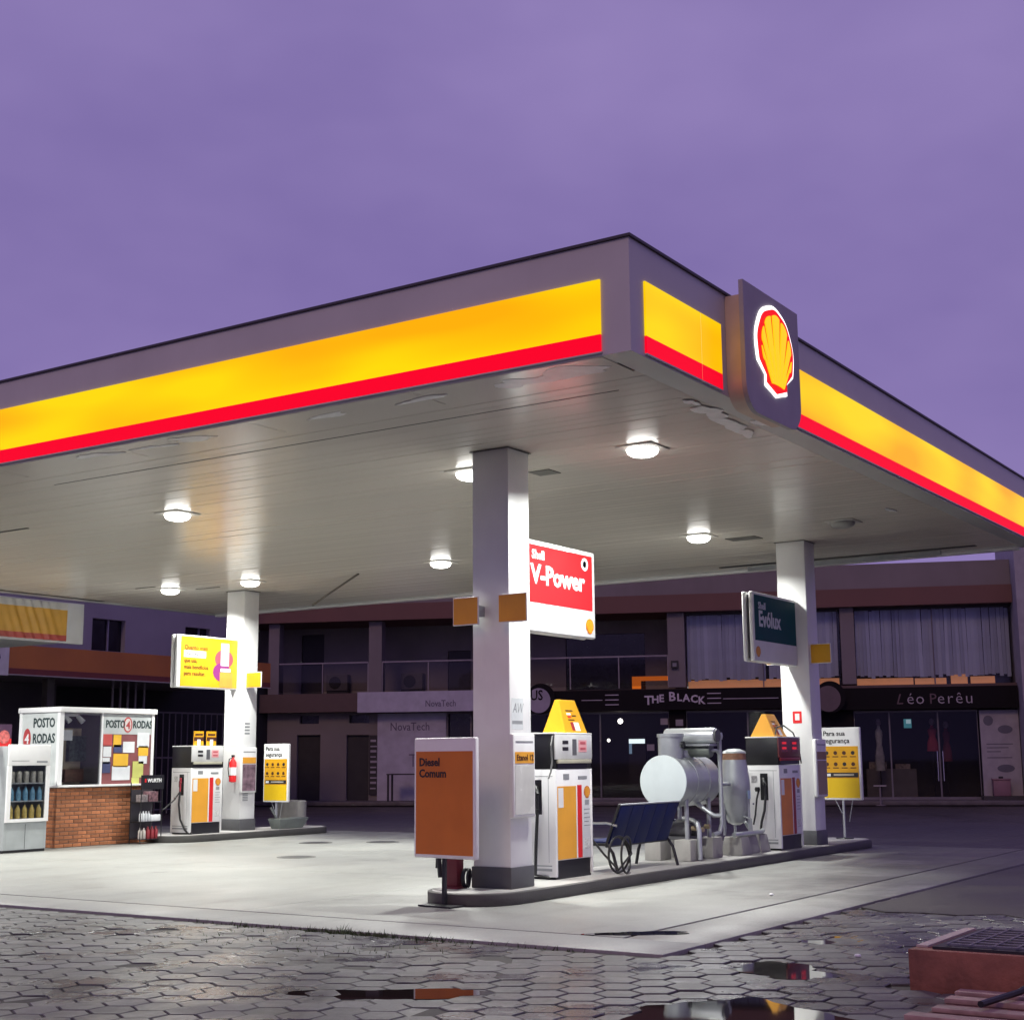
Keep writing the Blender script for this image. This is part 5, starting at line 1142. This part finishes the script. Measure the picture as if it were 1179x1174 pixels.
def dress(x, y, label, m, w, z0, z1, head=True):
    t = tb('mannequin', label, 'mannequin')
    bz = 0.15
    P = [(w*0.55, z0), (w*0.5, z0+(z1-z0)*0.35), (w*0.30, z0+(z1-z0)*0.62), (w*0.42, z0+(z1-z0)*0.85), (w*0.40, z0+(z1-z0)*0.93), (0.06, z1), (0.055, z1+0.08)]
    b = B().lathe(0, 0, P, 18); b.v = [(x+vx, y+vy*0.6, vz) for vx, vy, vz in b.v]; b.build('dress', m, t)
    h = B().lathe(0, 0, [(0.02, z1+0.07), (0.085, z1+0.14), (0.095, z1+0.22), (0.06, z1+0.31), (0.01, z1+0.33)], 14); h.v = [(x+vx, y+vy, vz) for vx, vy, vz in h.v]; h.build('head', mat('mannequin_skin', (0.35, 0.30, 0.28), 0.5), t)
    B().cyl((x, y, bz), (x, y, z0+0.02), 0.02, n=8).build('stand', DARK, t); B().cyl((x, y, bz), (x, y, bz+0.02), 0.18, n=18).build('base', DARK, t)
dress(12.85, 0.8, 'pale clothed mannequin at the left of the clothes shop window', mat('dress_pale', (0.48, 0.50, 0.45), 0.7, var=0.3, scale=5), 0.30, 1.1, 2.55)
dress(14.65, 1.0, 'red clothed mannequin in the middle of the clothes shop window', mat('dress_red', (0.38, 0.05, 0.07), 0.7), 0.36, 1.75, 2.55)
dress(15.15, 1.4, 'dark red clothed mannequin right of the shop door', mat('dress_dark', (0.18, 0.03, 0.04), 0.7), 0.30, 1.4, 2.45)
t = tb('display_counter', 'dim counter with folded goods inside the clothes shop', 'counter')
bx(12.4, 14.1, 1.6, 2.2, 0.15, 1.15).build('body', mat('counter_grey', (0.16, 0.15, 0.15), 0.6), t); bx(12.5, 13.1, 1.65, 2.1, 1.15, 1.4).build('goods', mat('goods_mix', (0.3, 0.26, 0.22), 0.6, var=0.6, scale=9), t); bx(13.4, 13.9, 1.65, 2.1, 1.15, 1.32).build('goods', MATS['goods_mix'], t)
t = tb('teal_screen', 'small teal lit screen hanging inside the clothes shop', 'screen')
bx(13.72, 13.98, 1.0, 1.03, 2.55, 2.86).build('screen', emat('teal_glow', (0.10, 0.35, 0.40), 0.5), t); bx(13.80, 13.96, 0.99, 1.0, 2.70, 2.84).build('bright_patch', emat('teal_glow2', (0.5, 0.7, 0.75), 0.6), t); bx(13.84, 13.86, 1.0, 1.02, 2.86, 3.15).build('hanger', DARK, t)
t = tb('pink_cooler_box', 'dull pink box with lid standing before the pale poster panel', 'box')
bx(16.40, 16.95, -0.55, -0.15, 0.262, 0.78).build('body', mat('pink_box', (0.20, 0.11, 0.145), 0.6), t, bevel=0.02); bx(16.38, 16.97, -0.57, -0.13, 0.78, 0.83).build('lid', MATS['pink_box'], t, bevel=0.01); bx(16.60, 16.74, -0.40, -0.3, 0.83, 0.90).build('handle', DARK, t)
t = tb('parking_bollard', 'short grey stand before the clothes shop window', 'stand')
B().cyl((12.7, -1.9, 0.0), (12.7, -1.9, 0.62), 0.03, n=8).build('pole', MATS['post_grey'], t); bx(12.5, 12.9, -2.0, -1.8, 0.62, 0.66).build('top', mat('stand_top', (0.3, 0.29, 0.31), 0.5), t); B().cyl((12.7, -1.9, 0.0), (12.7, -1.9, 0.03), 0.16, n=16).build('base', MATS['post_grey'], t)
t = tb('metal_table', 'thin black metal table before the pale lilac panel', 'table')
bx(-4.35, -2.9, -1.2, -0.6, 1.07, 1.11).build('top', DKD, t)
for (x, y) in ((-4.30, -1.15), (-4.30, -0.65), (-2.95, -1.15), (-2.95, -0.65)): bx(x-0.03, x+0.03, y-0.03, y+0.03, 0.141, 1.07).build('leg', DKD, t)
t = tb('wall_lamp', 'small dark wall lamp on the pier left of the curtained windows', 'lamp')
bx(5.8, 6.05, -0.18, -0.052, 4.72, 4.98).build('housing', DARK, t); bx(5.86, 6.0, -0.184, -0.18, 4.77, 4.90).build('lens', mat('lens_grey', (0.2, 0.2, 0.22), 0.2), t)

# ------------------------------------------------------------------ utility box with grate, slatted ramp and pipe (right foreground)
RBOX = mat('red_oxide_concrete', (0.27, 0.105, 0.068), 0.75, var=0.3, scale=5, bump=0.8, bscale=25, dirt=0.85)
ub = thing('utility_box', 'low red-brown concrete box with a steel grate in the right foreground', 'utility box', (-0.85, -2.57, -0.06))
bx(0.121, 1.38, -0.12, 0.0, 0, 0.31).build('box_wall', RBOX, ub, bevel=0.012)
bx(0, 0.12, -1.75, 0.0, 0, 0.312).build('box_wall', RBOX, ub, bevel=0.012)
bx(1.26, 1.38, -1.75, -0.121, 0, 0.31).build('box_wall', RBOX, ub, bevel=0.012)
bx(0.121, 1.259, -1.75, -0.121, 0.0, 0.05).build('box_floor', DARK, ub)
bx(0.14, 1.36, -0.10, -0.02, 0.311, 0.325).build('pale_rim', mat('pale_cement', (0.45, 0.37, 0.34), 0.7), ub)
gr = bx(0.06, 1.30, -1.75, -0.16, 0.312, 0.332).build('grate_plate', mat('grate_dark', (0.02, 0.02, 0.022), 0.4), ub)
for i in range(8):
    B().box(0.14+i*0.145, 0.19+i*0.145, -1.6, -0.24, 0.333, 0.347).build('grate_bar', mat('grate_steel', (0.30, 0.30, 0.31), 0.3, metal=0.8, var=0.2, scale=8), ub)
for i in range(9): B().box(0.10, 1.27, -0.26-i*0.16, -0.24-i*0.16, 0.3475, 0.353).build('grate_cross_bar', MATS['grate_steel'], ub)
rp = thing('slatted_ramp', 'red-painted slatted timber ramp in the bottom right corner', 'ramp', (0, 0, -0.06))
bx(-2.9, -0.97, -5.2, -3.0, 0.0, 0.055).build('ramp_base', mat('ramp_red', (0.13, 0.045, 0.038), 0.7, var=0.3, dirt=0.4), rp)
WD = mat('worn_timber', (0.36, 0.24, 0.21), 0.7, var=0.3, scale=9, bump=0.3, dirt=0.35, island=0.15)
for k, x in enumerate((-1.02, -1.35, -1.72, -2.08, -2.45, -2.82)):
    bx(x-0.075, x+0.065, -5.2, -2.96-0.03*(k % 3), 0.056, 0.085+0.004*(k % 2)).build('slat', WD, rp, bevel=0.005)
pi = B().tube([(-1.75, -3.32, 0.062), (-1.2, -3.42, 0.07), (-0.95, -3.55, 0.16), (-0.55, -3.75, 0.34), (0.1, -3.95, 0.34)], 0.022, 8).build('black_pipe', RUBB); tag(pi, 'black pipe lying across the slatted ramp and utility box', 'pipe')
# small litter
for (x, y, lab) in ((4.9, 0.95, 'small white scrap of litter on the concrete right of the near island'), (0.5, -1.7, 'tiny pale pebble on the wet pavers near the utility box')):
    b = B().lathe(0, 0, [(0.005, 0.0), (0.03, 0.008), (0.022, 0.022), (0.004, 0.026)], 7); o = b.build('litter', PAPERS[0], None, (x, y, 0.001 if x > 1 else -0.017)); tag(o, lab, 'litter')
